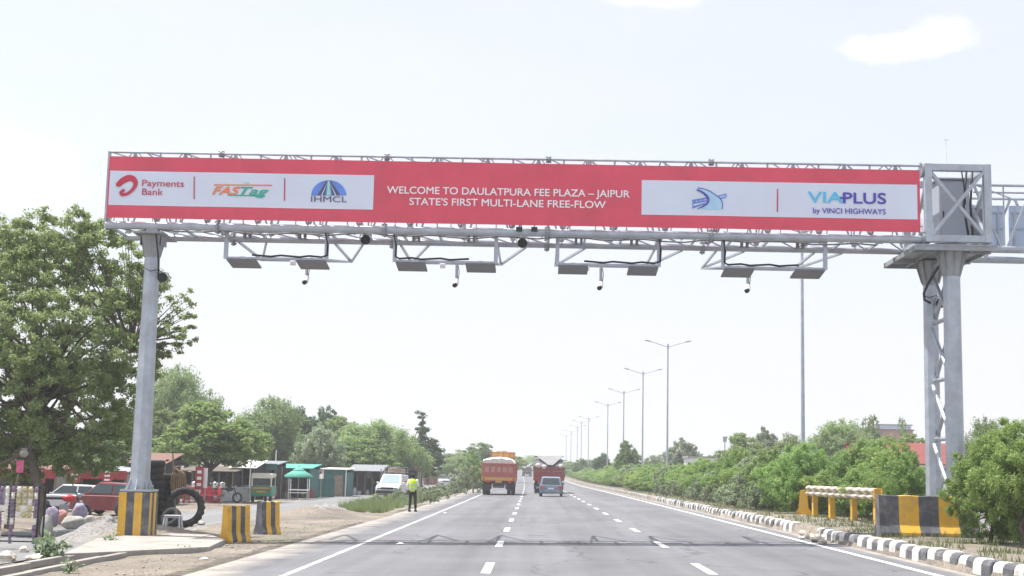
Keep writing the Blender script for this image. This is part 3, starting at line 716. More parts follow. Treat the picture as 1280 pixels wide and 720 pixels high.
shape('arc_logo_stripe', m_igreen, [[(hc[0]-1.2, 226.5), (hc[0]+1.2, 226.5), (hc[0]+2.6, 244.4), (hc[0]-2.6, 244.4)]], YT-.004)
shape('plus_mark', m_iindigo, [[(1049, 246.3), (1060, 246.5), (1060, 249.1), (1049, 248.9)], [(1053.2, 242.5), (1055.9, 242.5), (1055.9, 252.8), (1053.2, 252.8)]], YT-.002)
# bridge emblem
zz = lambda x, y: (840+x/12, 215+y/12)
fill = [(375, 240), (470, 255), (560, 290), (640, 340), (700, 390), (740, 440), (755, 500), (740, 565), (560, 568), (430, 555), (520, 490), (545, 430), (520, 370), (470, 315), (370, 275)]
shape('bridge_emblem', m_ipale, [[zz(*p) for p in [(x, y)]][0] and [zz(*p) for p in fill]], YT+.0035)
rb = [[zz(*p) for p in pl] for pl in ribbon([(385, 240), (470, 255), (560, 288), (650, 345), (720, 400), (755, 470), (750, 560)], [14, 12, 14, 12, 12, 12, 10])+ribbon([(370, 270), (440, 300), (500, 345), (540, 400), (535, 460), (480, 510), (380, 560)], [26, 24, 34, 30, 26, 22, 10])]
shape('bridge_emblem_line', m_iindigo, rb, YT)
rd_ = [[(300, 420), (520, 385), (525, 408), (300, 445)], [(305, 462), (520, 425), (525, 445), (305, 480)], [(305, 520), (500, 465), (500, 482), (305, 552)], [(685, 355), (815, 325), (815, 340), (700, 372)], [(715, 392), (815, 365), (815, 382), (735, 410)], [(330, 440), (350, 437), (350, 470), (330, 473)], [(390, 430), (410, 427), (410, 460), (390, 463)], [(450, 420), (470, 417), (470, 450), (450, 453)], [(305, 420), (318, 420), (318, 552), (305, 552)], [(800, 325), (815, 325), (815, 382), (800, 382)]]
shape('bridge_emblem_road', m_iblue, [[zz(*p) for p in pl] for pl in rd_], YT-.003)

# ------------------------------------------------------------------ antenna brackets below the truss
zlow = (P(285, 322, 36.2).z+P(1036, 336, 36.2).z)/2
yq = 41.0; zfar = (P(328, 327, yq).z+P(1003, 336, yq).z)/2
spec_ = [(283, 412, 328, 443, 'leftmost antenna bracket, between the left pole and the white-vested man below'), (494, 625, 515, 628, 'second antenna bracket, hanging above the orange truck'), (697, 825, 700, 827, 'third antenna bracket, hanging to the right of the trucks'), (904, 1036, 882, 1003, 'rightmost antenna bracket, nearest the right tower')]
labels_ = ['steel antenna bracket under the Payments Bank end of the banner, nearest the left pole', 'steel antenna bracket under the words WELCOME TO on the banner', 'steel antenna bracket under the word JAIPUR on the banner', 'steel antenna bracket under the right white panel, nearest the right tower']
camlab = ['small white camera on a drop pipe below the bracket nearest the left pole', 'small white camera on a drop pipe above the left truck', 'small white camera on a drop pipe above the dashes right of the car', 'small white camera on a drop pipe below the bracket nearest the right tower']
w_ = 2.65
xs0 = [P(a[0], 305, 36.2).x for a in spec_]
for i, x0 in enumerate(xs0):
    t = thing('antenna_bracket', labels_[i], 'bracket', (x0, 36.2, zlow), 0, 'antenna brackets below the gantry')
    zt_ = zb-zlow+.02; dy = yq-36.2; dz = zfar-zlow; dyF = YF-36.2
    b = MB()
    for x in (0, w_): b.bar((x, 0, -.03), (x, 0, zt_), .10)
    b.bar((.05, 0, zt_-.05), (w_-.05, 0, zt_-.05), .075); b.bar((.05, 0, 0), (w_-.05, 0, 0), .05)
    b.bar((.05, .12, zt_-.23), (w_-.05, .12, zt_-.23), .045)
    b.build('hanger_frame', m_galv, t)
    b = MB(); b.bar((-.03, dy, dz), (w_+.03, dy, dz), .055)
    for x in (0, w_):
        b.bar((x, dyF, zt_-.1), (x, dy, dz), .06); b.bar((x+.75, dyF, zt_-.1), (x, dy, dz), .06); b.bar((x, 0, 0), (x, dy, dz), .04)
    b.build('cantilever', m_galv, t)
    b = MB()
    for x in (.55, 2.0):
        for q in (-.07, .07): b.box((x+q, -.02, zt_-.16), (.065, .12, .16))
        b.prism([(-.12, 0), (.12, 0), (.05, .14), (-.05, .14)], (x-.1, -.08, zt_-.02), (1, 0, 0), (0, 0, 1), (0, 1, 0), -.02, .02)
    b.build('clamp', m_panelgrey, t)
    for j, fx in enumerate((.02, 1.85)):
        a = MB(); rot = Matrix.Rotation(R(-7), 3, 'X'); a.box((fx+.40, .34, -.10), (.78, .80, .05), rot); a.build('antenna_panel', m_panelgrey, t, bevel=.012)
        a = MB(); a.bar((fx+.4, .1, -.07), (fx+.4, .05, .03), .1); a.build('panel_mount', m_galvd, t)
    b = MB(); left = i in (1, 3)
    xe = 0.0 if left else w_
    b.path([(xe+.0, -.25, zt_+.12), (xe-.03, -.3, zt_-.02), (xe+.04, -.1, zt_*.5), (xe+.03, -.07, .1), (xe+(.12 if left else -.12), -.05, .05)]+[(xe+(1 if left else -1)*(.2+.25*k), -.04, .06+.02*math.sin(k*2.1)) for k in range(1, 8)], .028)
    b.build('cable', m_black, t)
    b = MB(); b.box((w_*.33+.05, dy-.05, dz-.08), (.16, .2, .12)); b.build('sensor_box', m_white, t, bevel=.02)
    c = thing('camera', camlab[i], 'camera', (x0+w_*.5, yq-.05, zlow+dz), 0, 'cameras below the gantry')
    b = MB(); b.tube((.02, 0, 0), (.02, 0, -.52), .045, n=8); b.path([(.06, 0, -.02), (.10, -.02, -.25), (.07, 0, -.5)], .014); b.build('drop_pipe', m_galv, c)
    b = MB(); b.tube((.02, .02, -.50), (0, -.08, -.64), .085, .085, n=12); b.ball((.02, .02, -.52), .085); hs_ = b.build('housing', m_white, c)
    b = MB(); b.ball((-.02, -.10, -.66), .075); b.build('dome', m_black, hs_)
# black horn speakers / floodlights under the truss
def horn(px, py, y, label, s=1.0):
    p = P(px, py, y); t = thing('floodlight', label, 'floodlight', p, 0, 'round black floodlights on the gantry')
    b = MB(); b.lathe([(0, .14), (.10, .13), (.16, .04), (.17, -.02), (.13, -.12), (0, -.14)], (0, 0, 0), 14, 'Y'); hs_ = b.build('housing', m_black, t)
    b = MB(); b.lathe([(0, -.141), (.12, -.125)], (0, 0, 0), 14, 'Y'); b.build('lens', m_dark, hs_)
    b = MB(); b.box((-.19, 0, .06), (.025, .05, .22)); b.box((.19, 0, .06), (.025, .05, .22)); b.box((0, 0, .17), (.4, .05, .025)); b.build('yoke', m_galvd, t)
    b = MB(); b.path([(0, 0, .18), (-.15, 0, .26), (-.4, .1, .2), (-.55, .1, .28)], .015); b.build('cable', m_black, t)
    t.scale = (s*.78,)*3; return t
horn(457, 300, YN+.4, 'round black floodlight under the truss between the first two antenna brackets')
horn(653, 304, YN+.4, 'round black floodlight under the truss beside the two small black boxes')
h = horn(203, 347, PLY+.2, 'round black floodlight clamped to the right side of the left pole'); h.rotation_euler = (0, 0, .5)
h = horn(1176, 379, YF-.2, 'round black floodlight between the twin legs of the right tower')
for px, lab in ((649, 'left one of two small black boxes clipped under the middle of the banner'), (668, 'right one of two small black boxes clipped under the middle of the banner')):
    p = P(px, 286.5, YN-.15); t = thing('junction_box', lab, 'junction box', p, 0, 'small black boxes under the banner')
    b = MB(); b.box((0, 0, 0), (.16, .1, .11)); b.build('housing', m_black, t, bevel=.01); b = MB(); b.box((0, .02, .09), (.03, .03, .1)); b.build('clip', m_galvd, t)

# plinth of the left pole, hazard stripes
pl0 = thing('pole_plinth', 'concrete plinth painted with yellow and black vertical stripes under the left gantry pole', 'plinth', (XP+.0, PLY+.38, 0))
b = MB(); wv = .80; zt2 = zp0; cols = [0, 1, 0, 1]
n_ = 4; z0 = -.45
def stripes_box(b, w, z0, z1, seq):
    # front, right, back, left faces in vertical stripes
    h = w/2; k = len(seq)
    for f in range(4):
        a = f*math.pi/2; ux, uy = math.cos(a), math.sin(a); nx, ny = math.sin(a), -math.cos(a)
        for i, s_ in enumerate(seq):
            u0 = -h+w*i/k; u1 = -h+w*(i+1)/k
            b.add([(ux*u0+nx*h, uy*u0+ny*h, z0), (ux*u1+nx*h, uy*u1+ny*h, z0), (ux*u1+nx*h, uy*u1+ny*h, z1), (ux*u0+nx*h, uy*u0+ny*h, z1)], [(0, 1, 2, 3)], s_)
    b.add([(-h, -h, z1), (h, -h, z1), (h, h, z1), (-h, h, z1)], [(0, 1, 2, 3)], 2)
stripes_box(b, wv, z0, zt2-.03, [0, 1, 0, 1])
b.build('block', [m_yel, m_blk, m_conc], pl0)

# ------------------------------------------------------------------ barriers, slab, drain
JP = [(-.27, 0), (.27, 0), (.27, .08), (.16, .28), (.115, .95), (-.115, .95), (-.16, .28), (-.27, .08)]
def jersey(label, loc, rz, length, seq, h=.95, group=None, endcol=0, topchip=True):
    t = thing('concrete_barrier', label, 'barrier', loc, rz, group); k = len(seq); seg = length/k
    pr = [(p[0], p[1]*h/.95) for p in JP]
    b = MB(); n = len(pr)
    for i, c in enumerate(seq):
        xa = -length/2+i*seg; xb_ = xa+seg; sub = 3
        for q in range(sub):
            x0 = xa+seg*q/sub; x1 = xa+seg*(q+1)/sub
            def vj(x, p): return (x, p[0]+.006*math.sin(x*37+p[1]*21), p[1]+(.008*math.sin(x*29) if p[1] > .5 else 0))
            vs = [vj(x0, p) for p in pr]+[vj(x1, p) for p in pr]
            b.add(vs, [(j, (j+1) % n, n+(j+1) % n, n+j) for j in range(n)], c)
    for x, s_ in ((-length/2, 0), (length/2, 0)):
        b.add([(x, p[0]+.006*math.sin(x*37+p[1]*21), p[1]+(.008*math.sin(x*29) if p[1] > .5 else 0)) for p in pr], [tuple(range(n))], endcol)
    bmx = b.build('body', [m_yel, m_blk, m_conc], t)
    me = bmx.data; bm_ = bmesh.new(); bm_.from_mesh(me); bmesh.ops.remove_doubles(bm_, verts=bm_.verts, dist=.0005); bm_.to_mesh(me); bm_.free()
    q = bmx.modifiers.new('bevel', 'BEVEL'); q.width = .018; q.segments = 2; q.limit_method = 'ANGLE'; q.angle_limit = R(30)
    return t
g = G(297, 678); jersey('short yellow and black striped barrier with a yellow end face, nearest the slab edge', (g.x-.14, g.y+.35, g.z-.03), R(38), .62, [0, 1, 0, 1, 0], h=.93, group='striped barriers on the left verge', endcol=0)
g = G(334, 668); jersey('short striped barrier with a dark weathered end face, behind the yellow-ended one', (g.x-.06, g.y+.35, g.z-.03), R(42), .60, [1, 0, 1, 0], h=.95, group='striped barriers on the left verge', endcol=1)
jersey('large black and yellow striped barrier standing on the median before the right tower', (P(1100, 650, 34.6).x+1.22, 34.9, zg(10.6, 34.9)-.0), R(3), 2.45, [1, 0, 1, 0, 1], h=.98, endcol=1)
# W-beam guard rail on yellow posts, with yellow ends
g0 = P(1010, 610, 52.0); g1 = P(1096, 618, 43.6)
rl = thing('guard_rail', 'corrugated crash rail with faded stripes on four yellow posts beside the kerb', 'guard rail', (g1.x, g1.y, zg(g1.x, g1.y)))
O3 = rl.location.copy()
def railz(p): return p
m_rail = bpy.data.materials.new('striped_rail'); m_rail.use_nodes = True; t_ = m_rail.node_tree; b_ = t_.nodes['Principled BSDF']
tcn = N(t_, 'ShaderNodeTexCoord'); wv_ = N(t_, 'ShaderNodeTexWave', Scale=.75, Distortion=2.0, Detail=2.0); wv_.bands_direction = 'DIAGONAL'
t_.links.new(tcn.outputs['Object'], wv_.inputs['Vector']); rr_ = N(t_, 'ShaderNodeValToRGB'); e = rr_.color_ramp.elements; e[0].position = .42; e[1].position = .58; e[0].color = (.28, .25, .22, 1); e[1].color = (.66, .58, .42, 1)
t_.links.new(wv_.outputs['Fac'], rr_.inputs['Fac']); t_.links.new(rr_.outputs[0], b_.inputs['Base Color']); b_.inputs['Roughness'].default_value = .6
ztop = (g0.z+g1.z)/2-.02+.12; d = Vector((g0.x-g1.x, g0.y-g1.y, 0)); Ln = d.length; d.normalize(); nrm = Vector((d.y, -d.x, 0))
if nrm.x > 0: nrm = -nrm
prof = [(0, .02), (.05, -.01), (.11, -.07), (.05, -.13), (.0, -.165), (.05, -.20), (.11, -.26), (.05, -.32), (0, -.35)]
b = MB(); n = 24; vs = []
for i in range(n+1):
    for k, (o_, z_) in enumerate(prof):
        p = Vector((g1.x, g1.y, ztop+.02))+d*(Ln*i/n)+nrm*o_+Vector((0, 0, z_-(g1.z-g0.z)*0)); vs.append(p-O3)
b.add(vs, [(i*9+k, i*9+k+1, (i+1)*9+k+1, (i+1)*9+k) for i in range(n) for k in range(8)], 0, True)
o = b.build('rail', m_rail, rl); q = o.modifiers.new('solid', 'SOLIDIFY'); q.thickness = .012
for i, f in enumerate((.04, .34, .66, .93)):
    p = Vector((g1.x, g1.y, 0))+d*Ln*f-nrm*.10; zgr = zg(p.x, p.y)
    b = MB(); b.box((p.x-O3.x, p.y-O3.y, (zgr-.1+ztop+.02)/2-O3.z), (.23, .18, ztop+.02-zgr+.1), Matrix.Rotation(math.atan2(d.y, d.x), 3, 'Z')); b.build('post', m_yel, rl, bevel=.01)
for nm, q_, s_ in (('end_plate', Vector((g1.x, g1.y, 0))-d*.12, 1), ('end_plate', Vector((g1.x, g1.y, 0))-d*.5+Vector((.12, 0, 0)), 1.25)):
    b = MB(); b.box((q_.x-O3.x, q_.y-O3.y, ztop-.14-O3.z), (.05, .34, .34*s_), Matrix.Rotation(math.atan2(d.y, d.x)+.5, 3, 'Z')); b.build(nm, m_yel, rl, bevel=.01)
p = P(1007, 640, 53.2); jersey('small all-yellow barrier standing behind the far end of the crash rail', (p.x, 53.4, zg(p.x, 53.4)), R(75), .9, [0, 0, 0], h=.9, endcol=0)
# short black and white marker post in the median
p = P(953, 630, 67.0); t = thing('marker_post', 'short black and white banded marker post among the median shrubs', 'marker post', (p.x, 67, zg(p.x, 67)))
for k in range(6):
    b = MB(); b.lathe([(0, .19*k), (.08, .19*k), (.08, .19*k+.188), (0, .19*k+.188)], (0, 0, 0), 10); b.build('band', m_white if k % 2 == 0 else m_blk, t)
b = MB(); b.lathe([(.08, 1.13), (.05, 1.2), (0, 1.22)], (0, 0, 0), 10); b.build('cap', m_blk, t)

def slab(poly, ztop, thick, m, name, bev=.02):
    b = MB(); b.prism(poly, (0, 0, 0), (1, 0, 0), (0, 1, 0), (0, 0, 1), ztop-thick, ztop); return b.build(name, m, bevel=bev)
pts = [G(a, b_, .1) for a, b_ in ((78, 694), (150, 690), (262, 683), (282, 674), (262, 669), (190, 668), (120, 676))]
tag(slab([(p.x, p.y) for p in pts], -.035, .15, m_conc, 'concrete_slab'), kind='structure')
for u in (-9.32, -8.58):
    b = MB(); y = 16.0
    while y < 31.5:
        b.box((u+rnd.uniform(-.02, .02), y+.99, -.19+rnd.uniform(-.01, .02)), (.15, 1.97, .24), Matrix.Rotation(rnd.uniform(-.012, .012), 3, 'Z')); y += 2
    tag(b.build('drain_edge', m_conc, bevel=.015), kind='structure')

def heap(name, label, x, y, rx, ry, h, seed):
    b = MB(); n, m_ = 36, 12; vs = []; q = random.Random(seed)
    for j in range(m_+1):
        f = j/m_
        for i in range(n):
            a = 2*math.pi*i/n; k = 1+.13*math.sin(3*a+seed)+.07*math.sin(7*a+2*seed); xx = x+rx*f*k*math.cos(a); yy = y+ry*f*k*math.sin(a)
            vs.append((xx, yy, zr(xx, yy)-.05+h*math.exp(-3.2*f*f)*(1+.14*hashn(xx*6, yy*5))+q.uniform(-.012, .018)))
    b.add(vs, [(j*n+i, j*n+(i+1) % n, (j+1)*n+(i+1) % n, (j+1)*n+i) for j in range(m_) for i in range(n)], 0, True)
    o = b.build(name, m_heap); return tag(o, label, 'gravel heap')
m_heap = mat('crushed_stone', (.21, .205, .20), .95, .45, 14.0, bump=1.0, bscale=22, dirt=(.34, .32, .29), dirt_amt=.8, dirt_scale=9.0)
heap('gravel_heap', 'grey crushed stone heap on the left side of the striped plinth', -11.35, 37.6, 1.5, 2.4, .62, 3)
heap('gravel_heap', 'low grey gravel heap between the service road and the highway, right of the striped barriers', -8.7, 57.5, 2.0, 4.6, .52, 5)
heap('gravel_heap', 'small gravel spill in front of the tractor tyre', -10.2, 43.2, 1.3, 1.5, .16, 8)

# stones and rubble
def rock(r, seed):
    q = random.Random(seed); bm_ = bmesh.new(); bmesh.ops.create_icosphere(bm_, subdivisions=2, radius=r)
    ph = [q.uniform(0, 6) for _ in range(6)]; sc = (q.uniform(.8, 1.3), q.uniform(.7, 1.2), q.uniform(.45, .75))
    for v in bm_.verts:
        n = v.co.normalized(); k = 1+.22*math.sin(n.x*4+ph[0])*math.sin(n.y*3+ph[1])+.14*math.sin(n.z*7+ph[2]+n.x*5); v.co = Vector((n.x*sc[0], n.y*sc[1], n.z*sc[2]))*r*k
    me = bpy.data.meshes.new('rock'); bm_.to_mesh(me); bm_.free(); me.materials.append(m_rock); return me
m_rock = mat('stone', (.36, .34, .31), .9, .25, 6.0, bump=.6, bscale=18)
m_sand = mat('pale_stone', (.55, .50, .43), .9, .2, 6.0, bump=.6, bscale=18)
rocks = [rock(1, s_) for s_ in range(5)]
rocks2 = [r_.copy() for r_ in rocks]
for r_ in rocks2: r_.materials.clear(); r_.materials.append(m_sand)
def put_rock(px, py, r, label, pale=False, dz=0, group='loose stones'):
    p = G(px, py, dz); o = bpy.data.objects.new('stone', (rocks2 if pale else rocks)[rnd.randrange(5)]); COL.objects.link(o)
    o.location = (p.x, p.y, p.z+r*.25); o.scale = (r,)*3; o.rotation_euler = (0, 0, rnd.uniform(0, 6)); tag(o, label, 'stone', group)
put_rock(251, 656, .17, 'grey stone beside the foot of the standing tractor tyre'); put_rock(243, 659, .10, 'small stone left of the grey stone by the tractor tyre')
for i, (px, py, r, lb) in enumerate([(1006, 668, .16, 'pale rubble chunk where the far piece of painted kerb ends'), (1013, 672, .13, 'middle-sized pale rubble chunk in the middle of the kerb gap'), (1021, 676, .19, 'largest pale rubble chunk in the kerb gap'), (1009, 663, .11, 'pale rubble chunk on the soil behind the kerb gap'), (1001, 662, .13, 'pale rubble chunk at the left end of the kerb gap'), (1028, 679, .12, 'pale rubble chunk touching the near piece of painted kerb'), (1017, 666, .09, 'smallest pale rubble chunk in the kerb gap'), (1033, 674, .14, 'pale rubble chunk under the crash rail'), (1002, 673, .08, 'small pale chunk lying on the road edge by the kerb gap')]):
    put_rock(px, py, r, lb, pale=True, dz=.03, group='broken kerb rubble')
for i, (px, py, r, lb) in enumerate([(30, 690, .14, 'pale broken slab piece left of the big leafy weed'), (45, 700, .17, 'pale stone at the foot of the big leafy weed'), (8, 701, .22, 'long pale stone at the left edge beside the drain'), (84, 684, .12, 'stone in front of the slab end'), (122, 672, .11, 'dark stone beside the gravel heap'), (640, 0, 0, '')]):
    if r: put_rock(px, py, r, lb, pale='pale' in lb)
b = MB()
for i in range(900):                       # scattered gravel on the verge: nobody could count it
    if i % 3: x = rnd.uniform(-10.5, -5.6); y = rnd.uniform(19, 60)
    else: x = rnd.gauss(-9.6, 1.2); y = rnd.gauss(37, 3)
    if -9.5 < x < -8.4 and y < 32: continue
    if x > -6.2 and rnd.random() < .8: continue
    r = rnd.uniform(.01, .035); z = zr(x, y); b.ball((x, y, z), r, 0, 6, (1, 1.1, .7))
tag(b.build('gravel', m_rock), 'loose grey gravel scattered over the left verge', 'gravel', kind='stuff')

for i, (px, py, m_l, lb) in enumerate([(205, 690, m_white, 'scrap of white paper litter on the verge before the slab'), (255, 700, m_white, 'small white scrap of litter on the gravel near the road'), (500, 681, m_white, 'small white scrap lying on the road by the gantry shadow'), (556, 642, m_white, 'small pale scrap on the road right of the standing man'), (180, 702, m_wood, 'brown cardboard scrap on the verge below the slab')]):
    p = G(px, py); b = MB(); b.add([(-.09, -.06, .012), (.10, -.04, .03), (.06, .08, .015), (0, .03, .05), (-.08, .07, .012)], [(0, 1, 3), (1, 2, 3), (3, 4, 0), (2, 4, 3)]); o = b.build('litter', m_l); o.location = p+Vector((0, 0, .01)); q = o.modifiers.new('s', 'SOLIDIFY'); q.thickness = .004; tag(o, lb, 'litter', 'litter')
# ------------------------------------------------------------------ vehicles
def paint(name, col, rough=.35): return mat(name, col, rough, .04, 1.5, spec=.5, dirt=(.25, .22, .18), dirt_amt=.25, dirt_scale=1.5)
m_orange = paint('truck_orange', (.44, .115, .08), .6); m_red2 = paint('truck_red', (.30, .06, .055), .6); m_yelp = paint('truck_yellow', (.55, .30, .06), .6)
m_tarp = mat('white_tarpaulin', (.60, .575, .56), .85, .08, 2.0, bump=.5, bscale=5)
m_tarpg = mat('grey_tarpaulin', (.10, .10, .11), .85, .2, 2.0, bump=.5, bscale=5)
m_tarpm = mat('dull_white_tarpaulin', (.25, .25, .26), .95, .12, 2.0, bump=.5, bscale=5)
m_bluecar = paint('blue_grey_paint', (.13, .18, .24)); m_silver = paint('silver_paint', (.52, .54, .56)); m_maroon = paint('maroon_paint', (.15, .015, .02)); m_wcar = paint('white_car_paint', (.74, .74, .74))
m_plate = mat('number_plate', (.7, .7, .68), .5, .03)
def wheel(par, c, r, w=.2, mrim=m_chrome):
    t = MB(); t.lathe([(r*.62, -w/2), (r*.95, -w/2), (r, -w/2+.03), (r, w/2-.03), (r*.95, w/2), (r*.62, w/2), (r*.62, -w/2)], c, 20, 'X'); o = t.build('wheel', m_rub, par)
    h = MB(); h.lathe([(0, -w*.38), (r*.5, -w*.42), (r*.63, -w*.2), (r*.63, w*.2), (r*.5, w*.42), (0, w*.38)], c, 16, 'X'); h.build('rim', mrim, o)
def car(name, label, cat, loc, rz, mp_, L_=3.9, Wd=1.65, H=1.48, belt=.92, hood=.95, hatch=True, bonnet=.9, roofrack=None, group=None, whr=.30, clear=.2, glass=None):
    """nose towards +Y; x across"""
    t = thing(name, label, cat, loc, rz, group); h2 = L_/2; w = Wd/2; glass = glass or m_glass
    prof = [(-h2+.06, clear+.05), (-h2, clear+.2), (-h2+.01, belt-.25), (-h2+.05, belt-.02), (-h2+.2, belt)] + [(h2-bonnet-.1, belt), (h2-bonnet*.6, belt-.02), (h2-.18, belt-.16), (h2-.03, belt-.32), (h2, clear+.22), (h2-.08, clear+.03)]
    b = MB()
    vs = []; n = len(prof)
    for (kx, ky) in ((-1, .93), (-1, 1), (1, 1), (1, .93)):
        for (y, z) in prof:
            inx = w*(1 if ky == 1 else .86); sh = 1-.05*max(0, abs(y)/h2-.75)*4
            vs.append((kx*inx*sh, y if ky == 1 else y*.985, z if ky == 1 else (z if z < belt-.3 else z)))
    # side shells: outer at full width lower, tumblehome near belt
    b.prism([(y, z) for y, z in prof], (0, 0, 0), (0, 1, 0), (0, 0, 1), (1, 0, 0), -w, w)
    o = b.build('body', mp_, t, bevel=.07, seg=3)
    if hatch: gp = [(-h2+.06, belt-.03), (-h2+.32, H-.05), (h2-bonnet-.75, H), (h2-bonnet+.02, belt-.02)]
    else: gp = [(-h2+.75, belt-.02), (-h2+1.2, H-.04), (h2-bonnet-.75, H), (h2-bonnet+.05, belt-.02)]
    ti = .14
    def frust(s, e, zlo=None):
        vs = []
        for sx in (-1, 1):
            for (y, z) in gp:
                k = (z-belt)/(H-belt) if H > belt else 0
                vs.append((sx*(w-.035-ti*max(0, k)+e), y+(e if y > 0 else -e)*.6, z+(e if k > .5 else 0)))
        s.add(vs, [(0, 1, 2, 3), (7, 6, 5, 4), (0, 4, 5, 1), (1, 5, 6, 2), (2, 6, 7, 3), (3, 7, 4, 0)])
    b = MB(); frust(b, 0); b.build('greenhouse', mp_, t, bevel=.05)
    # windows as panes set just proud of the cabin
    def pane(q, nm):
        a = MB(); a.add(q, [(0, 1, 2, 3)]); o = a.build(nm, glass, t); s = o.modifiers.new('s', 'SOLIDIFY'); s.thickness = .012; s.offset = 0
    def lerp(a, b_, k): return tuple(a[i]+(b_[i]-a[i])*k for i in range(3))
    def quad(A, B, C, D, m0, m1, e):   # A,B bottom; C,D top ; margins
        ab0, ab1 = lerp(A, B, m0), lerp(A, B, 1-m0); dc0, dc1 = lerp(D, C, m0), lerp(D, C, 1-m0)
        q = [lerp(ab0, dc0, m1), lerp(ab1, dc1, m1), lerp(ab1, dc1, 1-m1*.8), lerp(ab0, dc0, 1-m1*.8)]
        nn = (Vector(q[1])-Vector(q[0])).cross(Vector(q[3])-Vector(q[0])).normalized()*e
        return [tuple(Vector(v)+nn) for v in q]
    wb, wt = w-.035, w-.035-ti
    r0, r1 = gp[0], gp[1]; f1, f0 = gp[2], gp[3]
    pane(quad((-wb, r0[0], r0[1]), (wb, r0[0], r0[1]), (wt, r1[0], r1[1]), (-wt, r1[0], r1[1]), .09, .14, .02), 'rear_window')
    pane(quad((wb, f0[0], f0[1]), (-wb, f0[0], f0[1]), (-wt, f1[0], f1[1]), (wt, f1[0], f1[1]), .07, .1, .02), 'windscreen')
    for sx in (-1, 1):
        ym = (r1[0]+f1[0])/2
        for (ya_, yb_, yc_, yd_) in ((r0[0]+.2, ym-.03, ym-.03, r1[0]+.1), (ym+.03, f0[0]-.1, f1[0]-.05, ym+.03)):
            A = (sx*wb, ya_, belt+.02); B = (sx*wb, yb_, belt+.02); C = (sx*wt, yc_, H-.04); D = (sx*wt, yd_, H-.04)
            q = quad(A, B, C, D, .03, .12, .014*sx)
            pane(q, 'side_window')
    for sx in (-1, 1):
        for y in (-h2+.72, h2-.68):
            wh = MB(); c = (sx*(w-.08), y, whr); wheel(t, c, whr, .2)
            a = MB(); a.lathe([(0, 0), (whr*1.13, 0), (whr*1.13, .02)], (sx*(w+.004)-.01, y, whr+.01), 20, 'X'); a.build('wheel_arch', m_black, t)
        a = MB(); a.box((sx*(w-.16), -h2-.0, belt-.22 if hatch else belt-.2), (.24, .05, .2)); a.build('tail_lamp', m_lampr, t, bevel=.02)
        a = MB(); a.box((sx*(w-.24), h2-.09, belt-.31), (.32, .16, .14)); a.build('headlight', m_lglass, t, bevel=.03)
        a = MB(); a.box((sx*(w+.09), h2-bonnet-.18, belt+.06), (.16, .1, .12)); a.build('mirror', mp_, t, bevel=.03)
    a = MB(); a.box((0, -h2-.01, belt-.32), (.46, .03, .12)); a.build('number_plate', m_plate, t)
    a = MB(); a.box((0, -h2+.02, clear+.16), (Wd-.1, .14, .2)); a.build('rear_bumper', mp_ if mp_ != m_wcar else m_black, t, bevel=.04)
    a = MB(); a.box((0, h2-.01, clear+.17), (Wd-.1, .12, .22)); a.build('front_bumper', m_black if roofrack else mp_, t, bevel=.04)
    a = MB(); a.box((0, h2-.03, belt-.30), (.85, .08, .15))
    for k in range(6): a.box((-.35+.14*k, h2+.02, belt-.30), (.03, .03, .15))
    a.build('grille', m_black, t)
    return t
def on(px, py, y=None):
    g = G(px, py) if y is None else P(px, py, y); x = g.x; yy = g.y; return Vector((x, yy, zr(x, yy)))
def atX(px, y): x = P(px, 600, y).x; return Vector((x, y, zr(x, y)))

g = atX(689, 109.0); car('hatchback_car', 'blue-grey hatchback driving close behind the tarpaulined truck', 'car', (g.x, g.y, g.z+.005), R(-1), m_bluecar, L_=3.6, Wd=1.72, H=1.50, whr=.29)
g = atX(92, 60); sc1 = car('hatchback_car', 'silver car parked under the big tree left of the maroon one', 'car', (g.x, g.y, g.z+.01), R(80), m_silver, L_=3.9, Wd=1.65, H=1.5); sc1.scale = (.74,)*3
g = atX(140, 56); sc2 = car('estate_car', 'maroon car parked under the big tree behind the striped plinth', 'car', (g.x, g.y, g.z+.01), R(72), m_maroon, L_=3.9, Wd=1.75, H=1.68, belt=1.02, whr=.34); sc2.scale = (.76,)*3
g = atX(556, 200); car('saloon_car', 'distant silver saloon on the service road beyond the standing man', 'car', (g.x, g.y, g.z+.01), R(188), m_silver, L_=4.3, Wd=1.75, H=1.5, hatch=False)

# white pickup on the service road, nose to the camera
g = atX(491, 98.5); t = car('pickup_truck', 'white pickup with a loaded rack coming along the service road behind the roadside weeds', 'pickup', (g.x, g.y, g.z+.01), R(176), m_wcar, L_=4.4, Wd=1.62, H=1.66, belt=1.0, bonnet=1.15, roofrack=True, whr=.33, clear=.28, glass=m_lglass)
b = MB(); b.box((0, -1.35, 1.28), (1.5, 1.6, .6)); b.build('load_bed', m_wcar, t, bevel=.02)
b = MB()
for x in (-.7, .7):
    for y in (-2.1, -.6): b.bar((x, y, 1.5), (x, y, 2.15), .04)
for z in (1.8, 2.14): b.bar((-.7, -2.1, z), (.7, -2.1, z), .035); b.bar((-.7, -.6, z), (.7, -.6, z), .035); b.bar((-.7, -2.1, z), (-.7, -.6, z), .035); b.bar((.7, -2.1, z), (.7, -.6, z), .035)
b.build('bed_rack', m_galvd, t)
b = MB()
for k in range(7): b.box((rnd.uniform(-.5, .5), rnd.uniform(-1.9, -.8), 1.75+rnd.uniform(0, .25)), (.35, .4, .3), Matrix.Rotation(rnd.uniform(0, 3), 3, 'Z'))
b.build('load', m_wood, t, bevel=.03)

